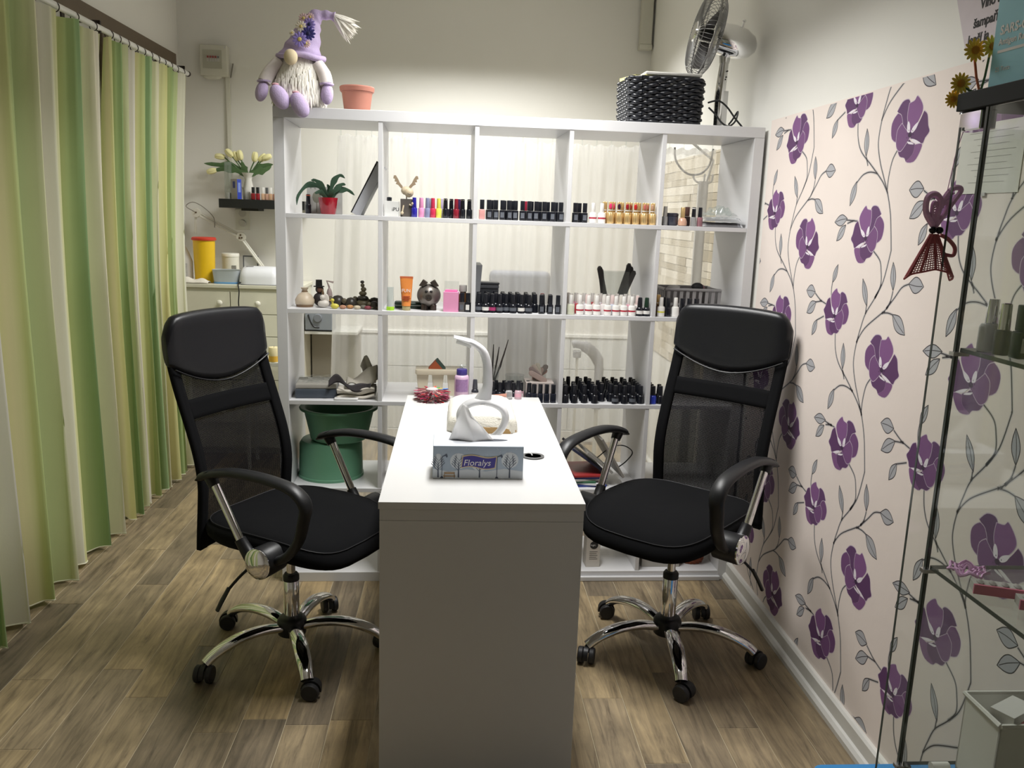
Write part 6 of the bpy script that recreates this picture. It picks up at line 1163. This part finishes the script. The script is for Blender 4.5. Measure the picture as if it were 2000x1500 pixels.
# on the cabinet top: test kit box, yellow flowers; on the wall: poster and certificate
t = TH('test_kit_box', 'light blue test kit box with white lettering on the cabinet', 'box', 142.6, -196.2, 165.85, -math.radians(88)); ck = hexm('kit_cyan', 150, 208, 222, .5, noise=.03)
obj('box_body', M().box(0, 15, 0, 6.5, 0, 12.6), ck, t, bevel=.08)
text('lettering', 'SARS-CoV-2', 1.75, lab_white, t, (1.2, -.03, 7.6), FRONT, .01, bold=.05); text('lettering', 'Antigen Rapid Test', 1.2, lab_white, t, (1.2, -.03, 6.2), FRONT, .01, bold=.03); text('lettering', '(Colloidal Gold)', .62, lab_white, t, (1.2, -.03, 5.3), FRONT, .01) if False else obj('printed_line', M().box(1.2, 9, -.04, 0, 5.1, 5.5), lab_white, t); text('lettering', '25 Tests', .9, lab_white, t, (1.2, -.03, 2.6), FRONT, .01)
ft = TH('artificial_daisies', 'bunch of yellow artificial gerberas behind the test kit', 'flowers', 141.8, -193.2, 165.9); yp = hexm('gerbera_yellow', 248, 208, 80, .8, noise=.12)
for i, (dx, dy, z, r_) in enumerate(((-.2,-.1,6.2,1.7),(1.7,-1.2,6.6,1.6),(-1.3,.6,1.6,1.6),(-1.9,1.0,-.6,1.3))):
    m = M()
    for q in range(14): a = 2*math.pi*q/14; m.ell((dx+math.cos(a)*r_*.62, dy-.2, z+math.sin(a)*r_*.62), (r_*.4,.14,r_*.15), 8, 5, Matrix.Rotation(-a, 3, 'Y'))
    f_ = obj('flower_head', m, yp, ft, smooth=60); obj('flower_centre', M().ell((dx,dy-.45,z), (r_*.35,.3,r_*.35), 12, 7), hexm('gerbera_centre', 190,130,40,.8,noise=.15), f_, smooth=60); obj('stem', M().tube([(dx,dy+.1,z),(dx*.5+.8,dy*.5,z*.4),(1.6,0,.25)], .18, 6), hexm('orange_stem', 206,110,70,.6,noise=.1) if i == 0 else tg, f_)
t = TH('wall_poster', 'pale paper sign with bold black words on the right wall', 'poster', 182.8, -122, 196)
obj('sheet', M().prism([(9.5,-3+6),(2.5,-8.2),(-24,-8.2),(-24,14),(12,14)], .05, .15, 'x').__class__().prism([(10.2,8),(1.6,-9.2),(-24,-9.2),(-24,16),(13,16)], 0, .12, 'x'), hexm('sheet_lilac', 206, 196, 200, .7, noise=.04), t)
for s_, y, z in (('Víno a', -2.2, -.9), ('šampaňské', -.4, -4.7), ('lepší ja', 1.0, -8.1)): text('lettering', s_, 2.9, hexm('ink_black', 30, 28, 30, .6, noise=.02), t, (-.06, y, z), SIDE, .015, bold=.08)
t = TH('certificate', 'white certificate sheet hanging behind the glass cabinet', 'certificate', 182.8, -135, 162); obj('sheet', M().box(-.1, 0, -11.6, 11.2, -7.6, 7.6), hexm('cert_paper', 214,212,204,.6,noise=.04), t); obj('clip', M().box(-.4, 0, -.8, .8, -8.2, -7.4), steel, t)
for k in range(9): obj('printed_line', M().box(-.14, -.1, -9+(k % 3)*1.2, 8-(k*1.7 % 4), 5.6-k*1.35, 5.7-k*1.35), hexm('ink_pale', 160,158,154,.6,noise=.02), t)
# crocheted angel hanging at the cabinet corner
t = TH('crochet_angel', 'crocheted angel with maroon skirt hanging on the cabinet edge', 'ornament', 139.0, -193.4, 146); mar = hexm('crochet_maroon', 188, 104, 110, .85, noise=.2, nscale=200)
def skirt(u, v):
    a = math.radians(-100+200*u); r_ = .5+3.0*v; return (r_*math.sin(a)*1.05, -r_*.55*math.cos(a)-.2*math.sin(u*22)*v, -.5-5.4*v-1.5*v*abs(2*u-1)**1.2+ .9*v*math.cos(a)*.2)
so = obj('skirt', M().grid(skirt, 26, 16), mar, t); md = so.modifiers.new('lace', 'WIREFRAME'); md.thickness = .0016; md.use_replace = True
obj('skirt_edge', M().tube([skirt(i/40, 1) for i in range(41)], .16, 5).tube([skirt(0, i/16) for i in range(17)], .14, 5).tube([skirt(1, i/16) for i in range(17)], .14, 5), mar, t, smooth=50)
for k in range(5): obj('skirt_rib', M().tube([skirt(.12+k*.19, i/14) for i in range(15)], .22, 5), mar, t, smooth=50)
obj('arm_loop', M().tube(catmull([(.9,-.3,-.6),(2.2,-.3,-1.2),(3.4,-.3,-2.4),(3.3,-.3,-3.6),(2.0,-.3,-3.5)], 5), .3, 6), mar, t, smooth=50)
for x in (-.45, .6): obj('bead', M().ell((x,-.4,.1), (.6,.55,.55), 12, 8), mat('bead_black', (.01,.01,.014), .1, noise=.1), t, smooth=60)
for k, pts in enumerate(([(0,0,.5),(-1.6,0,2.6),(-1.7,0,4.8),(-.6,0,5.4),(.4,0,4.4),(.1,0,2),(0,0,.5)],[(0,0,.5),(1.2,0,2.4),(2.4,0,4.4),(3.4,0,6.2),(2.2,0,6.4),(1.0,0,5.0),(.1,0,2),(0,0,.5)],[(0,0,.6),(-.7,0,2.6),(-.6,0,4.2),(.4,0,3.6),(1.6,0,4.6),(1.4,0,3),(0,0,.6)])): obj('lace_wing', M().tube(catmull(pts, 6), .5-.08*k, 6, up=(0,1,0)), lace, t, smooth=50)
for k in range(7): obj('lace_thread', M().tube([(-1.5+.3*k,0,2.2+.4*k),(.3+.35*k,0,2.4+.55*k)], .14, 5), lace, t)
obj('hanging_thread', M().tube([(1.2,0,5.5),(1.6,-.5,12),(2.0,-1,14.8)], .07, 5), lace, t)
# blue crate in front of the cabinet
t = TH('blue_crate', 'bright blue plastic storage crate at the cabinet foot', 'crate', 160, -183.6, 0); bc = hexm('crate_blue', 52, 140, 206, .4, noise=.03)
obj('crate_body', M().loft([[(sx*(20.6-1.5*k)*1, sy*(8.6-.6*k), z) for sx, sy in ((-1,-1),(1,-1),(1,1),(-1,1))] for k, z in ((1,0),(0,38))]), bc, t, bevel=.6); obj('lid', M().rbox(-21.4, 20.6, -9.3, 9.3, 38, 41.4, 2.2), bc, t, smooth=40); obj('lid_rib', M().tube([(-18,6.6,41.45),(18,6.6,41.45)], .5, 6).tube([(-18.6,6.4,41.45),(-18.6,-6.4,41.45)], .5, 6), hexm('crate_blue_dark', 34,104,160,.4,noise=.03), t, smooth=50)
